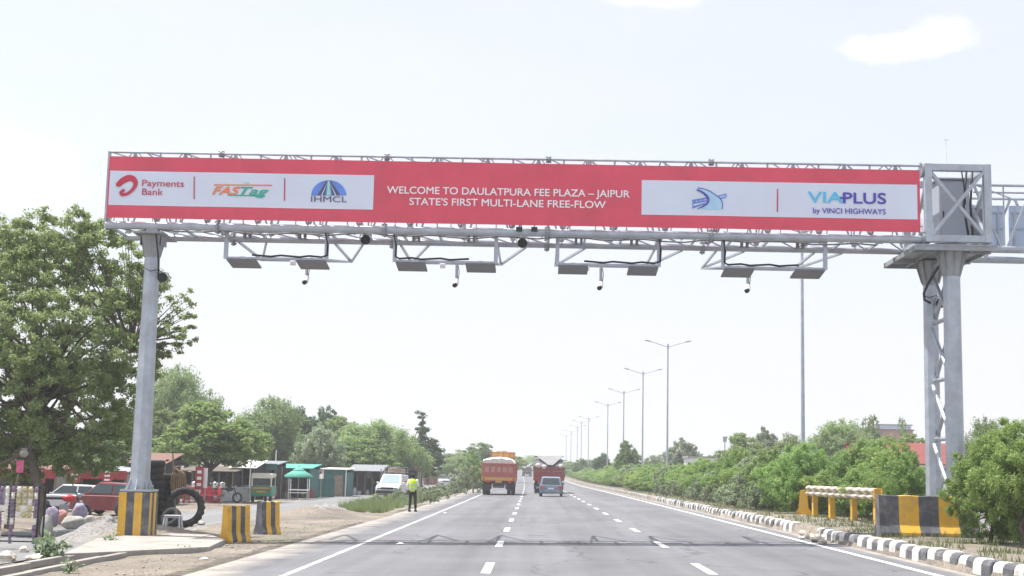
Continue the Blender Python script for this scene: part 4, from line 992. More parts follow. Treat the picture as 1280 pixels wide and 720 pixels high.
# trucks, seen from behind (nose +Y)
def truck(label, loc, mbody, mload, style, Wd=2.75, H=2.55, clearb=1.12, name='cargo_truck'):
    t = thing(name, label, 'truck', loc, R(0)); w = Wd/2; Lb = 6.2
    b = MB(); b.box((0, Lb/2, (clearb+H)/2), (Wd-.1, Lb, H-clearb)); b.build('cargo_box', mbody, t, bevel=.02)
    b = MB()
    for x in np.linspace(-w+.12, w-.12, 9): b.box((x, -.02, (clearb+.35+H)/2), (.07, .06, H-clearb-.4))
    for z in (clearb+.38, H-.05): b.box((0, -.03, z), (Wd-.06, .08, .09))
    for y in np.linspace(.3, Lb-.3, 7):
        for s_ in (-1, 1): b.box((s_*(w-.03), y, (clearb+H)/2), (.06, .08, H-clearb))
    b.build('side_ribs', mbody, t)
    b = MB(); b.box((0, -.05, clearb+.18), (Wd-.05, .1, .26)); b.build('tail_board', m_yelp if style == 1 else mbody, t, bevel=.01)
    b = MB()
    for x in np.linspace(-w+.45, w-.45, 5): b.box((x, -.045, (clearb+.4+H)/2), (.34, .03, .42))
    b.build('painted_panel', m_redp if style == 1 else mbody, t)
    for s_ in (-1, 1):
        for dx in (.0, .32):
            wheel(t, (s_*(w-.25-dx), .95, .5), .5, .28, m_blk); 
            if dx == 0: wheel(t, (s_*(w-.25-dx), 2.15, .5), .5, .28, m_blk)
        wheel(t, (s_*(w-.3), Lb+.9, .5), .5, .28, m_blk)
        b = MB(); b.box((s_*(w-.55), -.08, clearb-.03), (.3, .08, .16)); b.build('tail_lamp', m_lampr, t, bevel=.02)
        b = MB(); b.box((s_*(w-.38), .3, .62), (.62, .03, .5)); b.build('mud_flap', m_black, t)
    b = MB(); b.box((0, Lb/2, clearb-.2), (1.0, Lb, .3)); b.box((0, 1.5, .55), (2.0, .18, .18)); b.build('chassis', m_black, t)
    b = MB(); b.box((0, -.02, .50), (1.15 if style == 1 else Wd-.5, .1, .16)); b.box((-.5, .05, .7), (.07, .07, .4)); b.box((.5, .05, .7), (.07, .07, .4)); b.build('rear_bumper', m_white if style == 1 else m_galvd, t)
    b = MB(); b.box((0, -.09, clearb-.04), (.5, .03, .14)); b.build('number_plate', m_yelp, t)
    # cab
    b = MB(); b.prism([(0, .6), (1.7, .6), (1.75, 1.6), (1.6, 2.75), (0, 2.8)], (0, Lb+.15, 0), (0, 1, 0), (0, 0, 1), (1, 0, 0), -w+.12, w-.12); b.build('cab', mbody, t, bevel=.05)
    b = MB(); b.add([(-w+.3, Lb+1.93, 1.62), (w-.3, Lb+1.93, 1.62), (w-.35, Lb+1.80, 2.6), (-w+.35, Lb+1.80, 2.6)], [(0, 1, 2, 3)]); b.build('windscreen', m_glass, t)
    # load under a tarpaulin
    n = 14; vs = []
    for j in range(n+1):
        y = Lb*j/n
        for i in range(n+1):
            x = -w+.12+(Wd-.24)*i/n; k = i/n
            if style == 1: z = H+.12+.42*min(1, math.sin(math.pi*min(max(k*.95+.06, 0), 1))**.45)*(.75+.25*k)+.04*math.sin(i*1.7+j*2.3)-.1*(j == 0)
            else: z = H+.10+(.82-.2*abs(k-.5)*2)*min(1, y/1.3)+.04*math.sin(i*2.7+j*1.3)*(j > 0)
            vs.append((x, y, z))
    b = MB(); b.add(vs, [(j*(n+1)+i, j*(n+1)+i+1, (j+1)*(n+1)+i+1, (j+1)*(n+1)+i) for j in range(n) for i in range(n)], 0, True)
    # skirt down to the box
    e = [v for v in vs if v[1] == 0]; b.add(e+[(v[0], v[1], H-.02) for v in e], [(i, i+1, n+2+i, n+1+i) for i in range(n)], 0, True)
    for i_ in (0, n):
        e = [vs[j*(n+1)+i_] for j in range(n+1)]; b.add(e+[(v[0], v[1], H-.02) for v in e], [(i, i+1, n+2+i, n+1+i) for i in range(n)], 0, True)
    b.build('tarpaulin', mload if style == 1 else m_tarpg, t)
    b = MB()
    for x in np.linspace(-w+.25, w-.25, 6): b.path([(x, -.09, H+.30), (x+.05, -.12, H+.0), (x-.04, -.11, H-.35)], .014, 5)
    b.path([(-w+.1, -.11, H-.34), (0, -.12, H-.42), (w-.1, -.11, H-.34)], .014, 5); b.build('rope', m_rope, t)
    b = MB()
    for x in (-w+.2, w-.2): b.box((x, -.12, clearb+.18), (.12, .03, .18))
    b.build('reflector', m_lampr, t)
    if style == 1:
        b = MB(); b.box((.15, Lb+.9, 3.25), (2.0, 1.5, .62)); b.build('cab_carrier', m_yelp, t, bevel=.03)
        b = MB()
        for z in (3.0, 3.5):
            b.box((.15, Lb+.12, z), (2.1, .05, .08))
        for x in (-.8, -.3, .2, .7, 1.1): b.box((x, Lb+.12, 3.25), (.06, .05, .55))
        b.build('carrier_rail', m_orange, t)
        b = MB(); b.box((-w-.12, Lb+1.3, 2.1), (.22, .08, .42)); b.bar((-w, Lb+1.3, 2.3), (-w-.15, Lb+1.3, 2.3), .04); b.build('mirror', m_black, t)
    else:
        # white cloth folded down in a V over the back, loose bundles at the corners
        b = MB(); b.prism([(-1.2, 1.45), (1.2, 1.45), (.3, .02), (-.12, .02)], (.05, -.12, H+.15), (1, 0, 0), Vector((0, .83, .56)), Vector((0, -.56, .83)), .0, .05); b.build('tarpaulin_flap', m_tarpm, t, bevel=.02)
        b = MB(); b.tube((-1.3, 1.1, H+.93), (1.3, 1.1, H+.97), .05); b.build('tarpaulin_bar', m_tarpg, t)
        b = MB(); b.ball((-.95, -.02, H+.12), .22, 0, 10, (1.2, .6, 1)); b.ball((-.45, -.04, H+.02), .2, 0, 10, (1.2, .6, 1)); b.ball((1.05, -.02, H+.1), .18, 0, 10, (1.2, .6, 1));
        b.build('tarpaulin_bundle', m_tarp, t)
    return t
m_redp = paint('panel_red', (.50, .22, .20), .6)
g = atX(623.3, 114); truck('orange-red truck with a white tarpaulin over its load and a yellow carrier on the cab', (g.x, g.y, g.z+.005), m_orange, m_tarp, 1, Wd=2.8)
g = atX(686, 124.5); truck('dark red truck with a white V-shaped tarpaulin, just ahead of the blue-grey hatchback', (g.x, g.y, g.z+.005), m_red2, m_tarp, 2, Wd=2.75, H=2.3)
g = atX(658.5, 330); t3 = truck('distant dark truck far ahead between the two big trucks', (g.x, g.y, g.z+.005), m_tarpg, m_tarp, 2, Wd=2.4, H=2.0)

# auto rickshaw, rear to the camera, at the shops
g = atX(330, 82); t = thing('auto_rickshaw', 'green auto rickshaw with a cream hood parked before the green stalls', 'auto rickshaw', (g.x, g.y, g.z+.01), R(4))
m_ag = paint('rickshaw_green', (.03, .24, .12), .5); m_cream = mat('cream_hood', (.68, .64, .54), .8, .06)
b = MB(); b.prism([(-1.2, .35), (1.1, .35), (1.35, .6), (1.2, .95), (-.9, .95), (-1.2, .8)], (0, 0, 0), (0, 1, 0), (0, 0, 1), (1, 0, 0), -.6, .6); b.build('body', m_ag, t, bevel=.06)
b = MB(); b.prism([(-1.15, 1.38), (-1.1, 1.60), (-.7, 1.68), (.8, 1.66), (.98, 1.55), (.98, 1.5), (-1.05, 1.36)], (0, 0, 0), (0, 1, 0), (0, 0, 1), (1, 0, 0), -.6, .6)
for x in (-.55, .55): b.box((x, -1.08, 1.15), (.09, .1, .5)); b.box((x, .9, 1.25), (.05, .05, .6))
b.build('hood', m_cream, t, bevel=.05)
b = MB(); b.box((0, -.95, 1.18), (1.0, .03, .36)); b.build('rear_window', m_glass, t)
b = MB(); b.box((0, -1.21, .82), (.95, .05, .1)); b.box((0, -1.2, .62), (.5, .05, .1)); b.build('rear_trim', m_yelp, t)
for x in (-.5, .5): wheel(t, (x, -.8, .22), .22, .13, m_blk); b = MB(); b.box((x*.95, -1.22, .68), (.12, .04, .1)); b.build('tail_lamp', m_lampr, t)
wheel(t, (0, 1.1, .22), .22, .12, m_blk)
b = MB(); b.box((0, .1, .75), (1.05, .4, .3)); b.build('seat', m_black, t, bevel=.05)

# motorcycle
def motorcycle(label, loc, rz, mt):
    t = thing('motorcycle', label, 'motorcycle', loc, rz)
    for y in (-.65, .65):
        a = MB(); a.torus((0, y, .3), .25, .055, 'X', 24, 8); a.build('tyre', m_rub, t); a = MB(); a.lathe([(0, -.05), (.05, -.05), (.05, .05), (0, .05)], (0, y, .3), 10, 'X')
        for k in range(8): a.bar((0, y, .3), (0, y+.22*math.cos(k*.785), .3+.22*math.sin(k*.785)), .012)
        a.build('rim', m_chrome, t)
    a = MB(); a.path([(0, .65, .3), (0, .45, .75), (0, .38, .98)], .03); a.path([(-.3, .3, 1.02), (-.1, .4, .98), (.1, .4, .98), (.3, .3, 1.02)], .018); a.path([(0, -.65, .3), (0, -.1, .45), (0, .35, .85)], .025); a.build('frame', m_black, t)
    a = MB(); a.ball((0, .15, .78), .17, 0, 12, (.75, 1.5, .75)); a.build('fuel_tank', mt, t)
    a = MB(); a.box((0, -.38, .78), (.22, .65, .09)); a.build('seat', m_black, t, bevel=.03)
    a = MB(); a.box((0, .0, .42), (.22, .32, .3)); a.path([(.14, 0, .3), (.16, -.4, .28), (.16, -.8, .34)], .035); a.build('engine', m_galvd, t, bevel=.02)
    a = MB(); a.ball((0, .5, .88), .09); a.build('headlight', m_lglass, t)
    a = MB(); a.lathe([(.30, -.06), (.31, 0), (.30, .06)], (0, -.65, .3), 12, 'X', arc=.35); a.box((0, -.8, .66), (.12, .08, .06)); a.build('mudguard', m_black, t)
    return t
g = atX(284, 78.5); motorcycle('black motorcycle parked between the red chairs and the white counter', g, R(-55), m_black)
g = atX(82, 49.5); motorcycle('red motorcycle parked near the white sacks in front of the silver car', g, R(-70), paint('motorcycle_red', (.45, .02, .03)))

# ------------------------------------------------------------------ double arm street lamps along the median
def lamp(x, y, label, H=10.0):
    t = thing('street_lamp', label, 'street lamp', (x, y, zg(x, y)), 0, 'double arm street lamps along the median')
    b = MB(); b.tube((0, 0, 0), (0, 0, H-.3), .095, .055, n=10); b.build('pole', m_galv, t)
    b = MB(); b.tube((0, 0, 0), (0, 0, .45), .14, .13, n=10); b.box((0, 0, .02), (.4, .4, .04)); b.build('base', m_galvd, t)
    b = MB()
    for s_ in (-1, 1): b.tube((0, 0, H-.45), (s_*1.45, 0, H-.02), .035, .025, n=8)
    b.tube((0, 0, H-.6), (0, 0, H-.2), .08, n=8); b.build('arm', m_galv, t)
    for s_ in (-1, 1):
        b = MB(); b.prism([(0, 0), (s_*.5, .10), (s_*.52, .17), (s_*.05, .09)], (s_*1.40, -.1, H-.06), (1, 0, 0), (0, 0, 1), (0, 1, 0), 0, .2); b.build('lamp_head', m_galvd, t)
    return t
lm = [(835, 86), (804, 109), (780, 135), (760, 162), (736, 200), (727, 236), (722, 268), (714, 305), (708, 345)]
lamp(P(1003.5, 500, 58).x, 58, 'nearest street lamp, its top hidden behind the banner left of the right tower', 12.0)
ll = ['tallest-looking street lamp with both arms in view, above the median bushes', 'second full double arm street lamp going away along the median', 'third full double arm street lamp going away along the median', 'fourth full double arm street lamp, in line above the small round tree', 'fifth full double arm street lamp, halfway to the horizon', 'sixth full double arm street lamp in the far cluster', 'seventh full double arm street lamp in the far cluster', 'eighth full double arm street lamp in the far cluster', 'last and smallest double arm street lamp before the horizon']
tops = [427, 462, 487, 503, 521, 526, 532, 538, 543]
for (px, y), lb, tp in zip(lm, ll, tops):
    ya_, yb_ = 40.0, 900.0
    for _ in range(40):                     # distance at which this post stands on the middle line of the median
        ym_ = (ya_+yb_)/2
        if P(px, 590, ym_).x-cx(ym_) < 11.1: ya_ = ym_
        else: yb_ = ym_
    p = P(px, tp, ym_); lamp(p.x, ym_, lb, min(13.5, p.z-zg(p.x, ym_)))

# ------------------------------------------------------------------ people
def skin_mesh(name, verts, edges, radii, m, parent, sub=1):
    me = bpy.data.meshes.new(name); me.from_pydata(verts, edges, []); me.materials.append(m); o = bpy.data.objects.new(name, me); COL.objects.link(o); o.parent = parent
    k = o.modifiers.new('skin', 'SKIN'); k.use_smooth_shade = True
    for i, v in enumerate(me.skin_vertices[0].data if me.skin_vertices else []): v.radius = radii[i]; v.use_root = (i == 0)
    if not me.skin_vertices:
        pass
    s = o.modifiers.new('sub', 'SUBSURF'); s.levels = sub; s.render_levels = sub; return o
class SK:
    def __init__(s): s.v = []; s.e = []; s.r = []
    def n(s, co, r, par=None):
        s.v.append(tuple(co)); s.r.append((r, r) if not isinstance(r, tuple) else r)
        if par is not None: s.e.append((par, len(s.v)-1))
        return len(s.v)-1
    def build(s, name, m, parent, sub=1):
        me = bpy.data.meshes.new(name); me.from_pydata(s.v, s.e, [])
        bm_ = bmesh.new(); bm_.from_mesh(me); ly = bm_.verts.layers.skin.verify(); bm_.verts.ensure_lookup_table()
        for i, v in enumerate(bm_.verts): v[ly].radius = s.r[i]; v[ly].use_root = (i == 0)
        bm_.to_mesh(me); bm_.free(); me.materials.append(m)
        o = bpy.data.objects.new(name, me); COL.objects.link(o); o.parent = parent
        k = o.modifiers.new('skin', 'SKIN'); k.use_smooth_shade = True
        q = o.modifiers.new('sub', 'SUBSURF'); q.levels = sub; q.render_levels = sub
        return o
m_skin = mat('skin', (.22, .12, .08), .6, .05); m_hair = mat('hair', (.012, .01, .01), .7, .2)
def person(label, loc, rz, mshirt, mvest, mtrous, h=1.68, arms='down'):
    t = thing('person', label, 'person', loc, rz); k = h/1.70
    V = lambda *a: Vector(a)*k
    # facing +Y
    hip = {-1: V(-.09, 0, .90), 1: V(.09, 0, .90)}; knee = {-1: V(-.11, .02, .49), 1: V(.12, .03, .49)}; ank = {-1: V(-.13, -.02, .08), 1: V(.15, -.01, .08)}
    sh = {-1: V(-.19, 0, 1.40), 1: V(.19, 0, 1.40)}
    el = {-1: V(-.255, -.03, 1.13), 1: V(.25, -.02, 1.14)}
    wr = {-1: V(-.24, .10, .90), 1: V(.15, .22, 1.16)} if arms != 'down' else {-1: V(-.26, .03, .86), 1: V(.27, .03, .86)}
    s = SK(); pel = s.n(V(0, 0, .95), .13*k); w = s.n(V(0, 0, 1.12), .12*k, pel); c = s.n(V(0, 0, 1.32), .15*k, w); nb = s.n(V(0, 0, 1.44), .075*k, c); nk = s.n(V(0, .01, 1.50), .052*k, nb)
    hd = s.n(V(0, .02, 1.58), .085*k, nk); ht = s.n(V(0, .01, 1.645), .07*k, hd); s.n(V(0, .115, 1.575), .012*k, hd)
    for q in (-1, 1):
        s.n(V(q*.09, .0, 1.58), .014*k, hd)
        a = s.n(sh[q], .058*k, c); e_ = s.n(el[q], .042*k, a); w_r = s.n(wr[q], .027*k, e_)
        d = (wr[q]-el[q]).normalized(); side = Vector((0, 1, 0)) if abs(d.y) < .7 else Vector((1, 0, 0)); side = (side-d*side.dot(d)).normalized()
        pm = s.n(wr[q]+d*.055*k, .030*k, w_r)
        for f, (off, ln) in enumerate(((-.028, .075), (-.010, .088), (.010, .082), (.027, .065))):
            b1 = s.n(wr[q]+(d*.085+side*off)*k, .0095*k, pm); inw = Vector((-q, 0, 0)); b2 = s.n(wr[q]+(d*(.085+ln*.55)+side*off*1.1+inw*.006)*k, .008*k, b1); s.n(wr[q]+(d*(.085+ln)+side*off*1.1+inw*.03)*k, .007*k, b2)
        th = s.n(wr[q]+(d*.04+side*.035)*k, .011*k, w_r); s.n(wr[q]+(d*.085+side*.06)*k, .009*k, th)
        a = s.n(hip[q], .088*k, pel); b_ = s.n(knee[q], .058*k, a); c_ = s.n(ank[q], .04*k, b_); s.n(ank[q]+V(0, .12, -.045), .035*k, c_)
    s.build('body', m_skin, t)
    b = MB(); b.ball(V(0, -.005, 1.615), .105*k, 0, 14, (.92, 1.02, .95)); b.build('hair', m_hair, t)
    s = SK(); a0 = s.n(V(0, 0, 1.22), .155*k); s.n(V(0, 0, .93), .15*k, a0); c = s.n(V(0, 0, 1.37), .155*k, a0); s.n(V(0, 0, 1.46), .08*k, c)
    for q in (-1, 1):
        a = s.n(sh[q], .075*k, c); e_ = s.n(el[q], .058*k, a); s.n(el[q].lerp(wr[q], .85), .044*k, e_)
    s.build('shirt', mshirt, t)
    if mvest:
        b = MB()
        rings = [(.90, .185, .135), (1.05, .180, .135), (1.20, .188, .14), (1.33, .20, .145), (1.42, .17, .12), (1.47, .10, .10)]
        vs = []; n = 20
        for z, rx, ry in rings:
            for i in range(n): a = 2*math.pi*i/n; vs.append(V(rx*math.cos(a)*1.06, ry*math.sin(a)*1.15, z))
        b.add(vs, [(j*n+i, j*n+(i+1) % n, (j+1)*n+(i+1) % n, (j+1)*n+i) for j in range(len(rings)-1) for i in range(n)], 0, True); o = b.build('safety_vest', mvest, t); q = o.modifiers.new('s', 'SOLIDIFY'); q.thickness = .01
        for z in (1.02, 1.20):
            b = MB(); vs = []
            for zz_ in (z-.027, z+.027):
                for i in range(n): a = 2*math.pi*i/n; vs.append(V(.205*math.cos(a), .172*math.sin(a), zz_))
            b.add(vs, [(i, (i+1) % n, n+(i+1) % n, n+i) for i in range(n)], 0, True); b.build('reflective_band', m_silver, t)
    s = SK(); a0 = s.n(V(0, 0, .93), .14*k)
    for q in (-1, 1): a = s.n(hip[q]+V(0, 0, -.03), .105*k, a0); b_ = s.n(knee[q], .075*k, a); s.n(ank[q]+V(0, 0, .02), .062*k, b_)
    s.build('trousers', mtrous, t)
    for q in (-1, 1):
        b = MB(); p = ank[q]; b.prism([(-.08, 0), (.2, 0), (.2, .045), (.06, .10), (-.08, .11)], p+V(-.045, 0, -.08), (0, 1, 0), (0, 0, 1), (1, 0, 0), 0, .09*k); b.build('shoe', m_black, t, bevel=.015)
    return t
m_hv = mat('hi_vis_yellow', (.55, .80, .05), .6, .06, 4.0); m_shirt = mat('white_cotton', (.72, .74, .74), .85, .05, 6.0); m_trs = mat('black_cloth', (.018, .02, .028), .85, .2, 6.0)
g = atX(516.5, 64.5); person('man in a yellow-green safety vest and black trousers standing on the road shoulder, back turned', (g.x, 64.5, zr(g.x, 64.5)+.0), R(-8), m_shirt, m_hv, m_trs, 1.72, 'bent')
g = atX(535, 190); person('distant figure in dark clothes standing by the red hut', (g.x, 190, zr(g.x, 190)), R(20), m_trs, None, m_trs, 1.6)

# ------------------------------------------------------------------ left roadside clutter
g = G(190, 664)
def tyre(label, loc, R_, r, axis='Z', wx=1.0, treads=0, tilt=None, group=None, n=28):
    t = MB(); t.torus((0, 0, 0), R_, r, axis, n, 10, wx=wx, treads=treads, tr=.04); o = t.build('tyre', m_rub); o.location = loc
    if tilt: o.rotation_euler = tilt
    return tag(o, label, 'tyre', group)
s1 = P(184, 650, 44.3); z = zr(s1.x, 44.3)
proto = tyre('truck tyre, bottom of the tall stack beside the striped plinth', (s1.x, 44.3, z+.11), .36, .12, 'Z', .95, group='stacked truck tyres')
for k in range(1, 10):
    c = proto.copy(); COL.objects.link(c); c.location = (s1.x+rnd.uniform(-.025, .025), 44.3+rnd.uniform(-.025, .025), z+.11+.212*k); c['label'] = 'truck tyre, top of the tall stack beside the striped plinth' if k == 9 else f'truck tyre, {ORD[k]} from the ground in the tall stack beside the striped plinth'
s2 = P(199, 650, 45.3)
for k in range(8):
    c = proto.copy(); COL.objects.link(c); c.location = (s2.x+rnd.uniform(-.03, .03), 45.4+rnd.uniform(-.03, .03), z+.11+.212*k); c['label'] = 'truck tyre, top of the lower stack left of the tractor tyre' if k == 7 else f'truck tyre, {ORD[k]} from the ground in the lower stack behind the tractor tyre'
pt = P(230.5, 632, 44.2); tyre('huge tractor tyre standing upright before the stacked tyres', (pt.x, 44.2, zr(pt.x, 44.2)+.655), .53, .125, 'Y', 1.4, treads=1, tilt=(R(-8), 0, R(12)), n=44)
pt = P(214, 645, 43.6); tyre('car tyre leaning behind the grey plastic stool', (pt.x, 43.6, zr(pt.x, 43.6)+.36), .24, .09, 'Y', 1.1, tilt=(R(-25), 0, R(-20)))
# stool
st = P(216, 655, 42.9); t = thing('plastic_stool', 'pale grey plastic stool in front of the tractor tyre', 'stool', (st.x, 42.9, zr(st.x, 42.9)))
m_pst = mat('grey_plastic', (.45, .47, .5), .5, .05)
b = MB(); b.box((0, 0, .44), (.5, .36, .035)); b.box((0, 0, .40), (.46, .32, .05)); b.build('seat', m_pst, t, bevel=.02)
for sx in (-1, 1):
    for sy in (-1, 1): b = MB(); b.bar((sx*.21, sy*.14, .42), (sx*.26, sy*.18, 0), .045); b.build('leg', m_pst, t)
# hoses on a stick
hp = P(217, 640, 44.9); t = thing('hose_rack', 'bundle of tan hoses hanging on a leaning pole above the tractor tyre', 'hoses', (hp.x, 44.9, zr(hp.x, 44.9)))
b = MB(); b.tube((.1, 0, 0), (-.15, .1, 2.35), .03, .022); b.tube((-.1, .05, 1.9), (.2, -.05, 1.95), .015); b.build('pole', m_wood, t)
for k in range(5):
    b = MB(); b.torus((.08+.035*k, -.06+.03*k, 1.42-.02*k), .0, .0) if False else b.path([(.02+.05*k+.13*math.sin(a), -.08+.02*k, 1.45-.03*k+.42*math.cos(a)) for a in [i*2*math.pi/16 for i in range(17)]], .018); b.build('hose', m_rope, t)
# snack packet rack
rp = P(0, 680, 32.2); m_pk = [mat('packet_purple', (.20, .14, .22), .4, .5, 22.0), mat('packet_gold', (.55, .40, .10), .35, .1), mat('packet_white', (.72, .68, .62), .4, .1), mat('packet_red', (.40, .07, .04), .4, .3, 20.0), mat('packet_cream', (.50, .44, .24), .4, .35, 22.0)]
t = thing('packet_rack', 'open rack hung with strings of purple, gold and red snack packets at the left edge', 'snack rack', (rp.x-.25, 32.2, zr(rp.x, 32.2)))
b = MB()
for x in (0, 1.08): b.bar((x, 0, 0), (x, 0, 1.42), .035); b.bar((x, .4, 0), (x, .4, 1.42), .035)
for z_ in (1.42, .85, .18, .3): b.bar((0, 0, z_), (1.08, 0, z_), .03); 
for x in (0, 1.08): b.bar((x, 0, 1.42), (x, .4, 1.42), .03); b.bar((x, 0, .18), (x, .4, .18), .03)
b.build('frame', m_black, t)
for c_ in range(8):
    nk = [6, 9, 6, 9, 5, 5, 5, 9][c_]
    for k in range(nk):
        b = MB(); zc = 1.36-.145*k; w_k = .066 if c_ in (4, 5, 6) else .05
        b.ball((0, 0, 0), 1, 0, 8, (w_k, .03, .062)); b.box((0, 0, .062), (w_k*1.9, .004, .02)); b.box((0, 0, -.062), (w_k*1.9, .004, .02))
        ci = [3, 0, 2, 0, 4, 4, 4, 0][c_]; ci = 2 if (k+c_) % 4 == 0 else ci
        o = b.build('packet', m_pk[ci], t); o.location = (.09+.133*c_+rnd.uniform(-.008, .008), -.04, zc); o.rotation_euler = (rnd.uniform(-.15, .15), 0, rnd.uniform(-.3, .3))
# sacks
m_sack = mat('woven_sack', (.36, .35, .33), .9, .15, 8.0, bump=.5, bscale=12); m_sackp = mat('printed_sack', (.28, .25, .34), .85, .35, 9.0)
def sack(px, y, r, label, m, sc=(1.2, .8, .7), dz=0):
    p = P(px, 640, y); b = MB(); n = 14; vs = []; fs = []
    ph = rnd.uniform(0, 6)
    for i in range(n+1):
        a = math.pi*i/n
        for j in range(n):
            q = 2*math.pi*j/n; k = 1+.10*math.sin(3*q+ph)*math.sin(a)+.07*math.sin(5*a+q*2+ph)
            vs.append((r*sc[0]*k*math.sin(a)**.7*math.cos(q), r*sc[1]*k*math.sin(a)**.7*math.sin(q), r*sc[2]*k*math.cos(a)))
    for i in range(n):
        for j in range(n): fs.append((i*n+j, (i+1)*n+j, (i+1)*n+(j+1) % n, i*n+(j+1) % n))
    b.add(vs, fs, 0, True); o = b.build('sack', m); o.location = (p.x, y, zr(p.x, y)+r*sc[2]*.9+dz); o.rotation_euler = (0, 0, rnd.uniform(-.5, .5)); tag(o, label, 'sack', 'sacks under the big tree')
sack(94, 43.2, .30, 'big grey-white sack lying in front of the red motorcycle', m_sack); sack(113, 44, .22, 'smaller white sack right of the big grey-white one', m_sack, (1, .8, .95)); sack(66, 45, .27, 'purple printed sack standing left of the big grey-white one', m_sackp, (.8, .7, 1.2))
sack(99, 47.6, .32, 'purple printed sack behind the big grey-white one', m_sackp, (.8, .7, 1.1)); sack(78, 47, .2, 'red sack between the two purple printed ones', m_redp, (.9, .7, 1.2)); sack(60, 37.4, .2, 'upright white sack behind the leaning tree trunk', m_sack, (.8, .6, 1.6))
# white lamp and pink notice on the tree
p = P(30, 567, 37.6); t = thing('hanging_pot', 'round white pot hanging at the top of the dark leaning trunk', 'pot', p)
b = MB(); b.ball((0, 0, 0), .115, 0, 14, (1, 1, .95)); b.build('bowl', m_conc, t); b = MB(); b.tube((0, 0, .15), (0, 0, .5), .01); b.build('cord', m_black, t); b = MB(); b.lathe([(.07, .11), (.09, .14), (.07, .14)], (0, 0, 0), 12); b.build('rim', m_conc, t)
p = P(25, 583, 38.5); t = thing('notice_board', 'small pink and red notice on a leaning stick under the white pot', 'notice', p)
b = MB(); b.box((0, 0, 0), (.2, .03, .34)); b.build('board', mat('notice_pink', (.60, .12, .25), .7, .25, 8.0), t); b = MB(); b.bar((0, .03, .1), (-.25, .1, -1.6), .03); b.build('stick', m_wood, t)

# ------------------------------------------------------------------ shops and huts along the service road
m_tin = mat('rusty_tin', (.165, .09, .07), .75, .25, 3.0, stretch=(8, 1, 1)); m_sred = mat('sign_red', (.33, .032, .04), .6, .12, 3.0); m_teal = mat('teal_sheet', (.05, .15, .14), .8, .2, 2.0, stretch=(6, 1, 1)); m_tealc = mat('teal_cloth', (.08, .30, .25), .8, .12, 2.0)
m_wall = mat('grey_plaster', (.30, .28, .26), .9, .2, 2.0); m_bluecl = mat('blue_sheet', (.12, .28, .55), .7, .15, 3.0); m_brick = mat('brick_red', (.20, .08, .06), .9, .2, 5.0); m_greysh = mat('grey_sheet', (.20, .215, .23), .7, .2, 2.0, stretch=(6, 1, 1)); m_thatch = mat('dark_thatch', (.12, .10, .08), .95, .35, 4.0, bump=1, bscale=12)
m_pinkw = mat('pink_wall', (.34, .20, .16), .9, .08, 1.0); m_rednew = mat('red_roof_sheet', (.20, .048, .042), .6, .08, 1.0, stretch=(4, 1, 1))
def px_w(px0, px1, y): return P(px1, 600, y).x-P(px0, 600, y).x
def stall(name, label, cat, px0, px1, top, y, depth, mroof, mback, roof_over=.35, posts=4, mpost=m_wood, slope=.25, rz=0, opn=True, fascia=None, counter=None, signs=(), clutter=0):
    """an open fronted stall: roof on posts, back and side walls"""
    xa, xb = P(px0, 600, y).x, P(px1, 600, y).x; cxm = (xa+xb)/2; z0 = zr(cxm, y); ht = P((px0+px1)/2, top, y).z-z0; w = xb-xa
    t = thing(name, label, cat, (cxm, y, z0-.02), rz)
    b = MB(); b.prism([(-roof_over, ht-slope), (depth, ht), (depth, ht+.05), (-roof_over, ht-slope+.05)], (0, 0, 0), (0, 1, 0), (0, 0, 1), (1, 0, 0), -w/2-.15, w/2+.15); b.build('roof', mroof, t)
    b = MB(); b.box((0, depth-.1, ht/2-.05), (w, .08, ht-.1)); b.box((-w/2+.04, depth/2, ht/2-.15), (.08, depth-.2, ht-.3)); b.box((w/2-.04, depth/2, ht/2-.15), (.08, depth-.2, ht-.3)); b.build('wall', mback, t)
    for k in range(posts):
        b = MB(); x = -w/2+.06+(w-.12)*k/(posts-1); b.tube((x, 0, 0), (x+rnd.uniform(-.03, .03), 0, ht-slope-.02), .045, n=7); b.build('post', mpost, t)
    if not opn: b = MB(); b.box((0, .02, (ht-slope)/2), (w-.1, .05, ht-slope-.05)); b.build('front_wall', mback, t)
    if fascia: b = MB(); b.box((0, -roof_over-.02, ht-slope-.12), (w+.2, .04, .42)); b.build('fascia', fascia, t)
    if counter:
        b = MB(); b.box((0, .35, .45), (w*.7, .5, .9)); b.build('counter', counter, t, bevel=.02)
    for k in range(clutter):
        m_ = rnd.choice([m_pk[0], m_pk[1], m_pk[2], m_sred, m_bluecl, m_white, m_galvd]); b = MB(); hgt = rnd.uniform(.25, .6); x = rnd.uniform(-w/2+.3, w/2-.3); yy = rnd.uniform(.6, depth-.5)
        if rnd.random() < .5: b.box((0, 0, hgt/2), (rnd.uniform(.2, .5), .3, hgt)); 
        else: b.lathe([(0, 0), (.15, 0), (.17, hgt*.6), (.08, hgt), (0, hgt)], (0, 0, 0), 10)
        o = b.build('goods', m_, t, bevel=.01); o.location = (x, yy, rnd.choice([0, .9, 1.35]) if yy > depth*.5 else 0)
        if o.location.z > .5: sh_ = MB(); sh_.box((x, yy, o.location.z-.02), (.9, .35, .03)); sh_.build('shelf', m_wood, t)
    return t
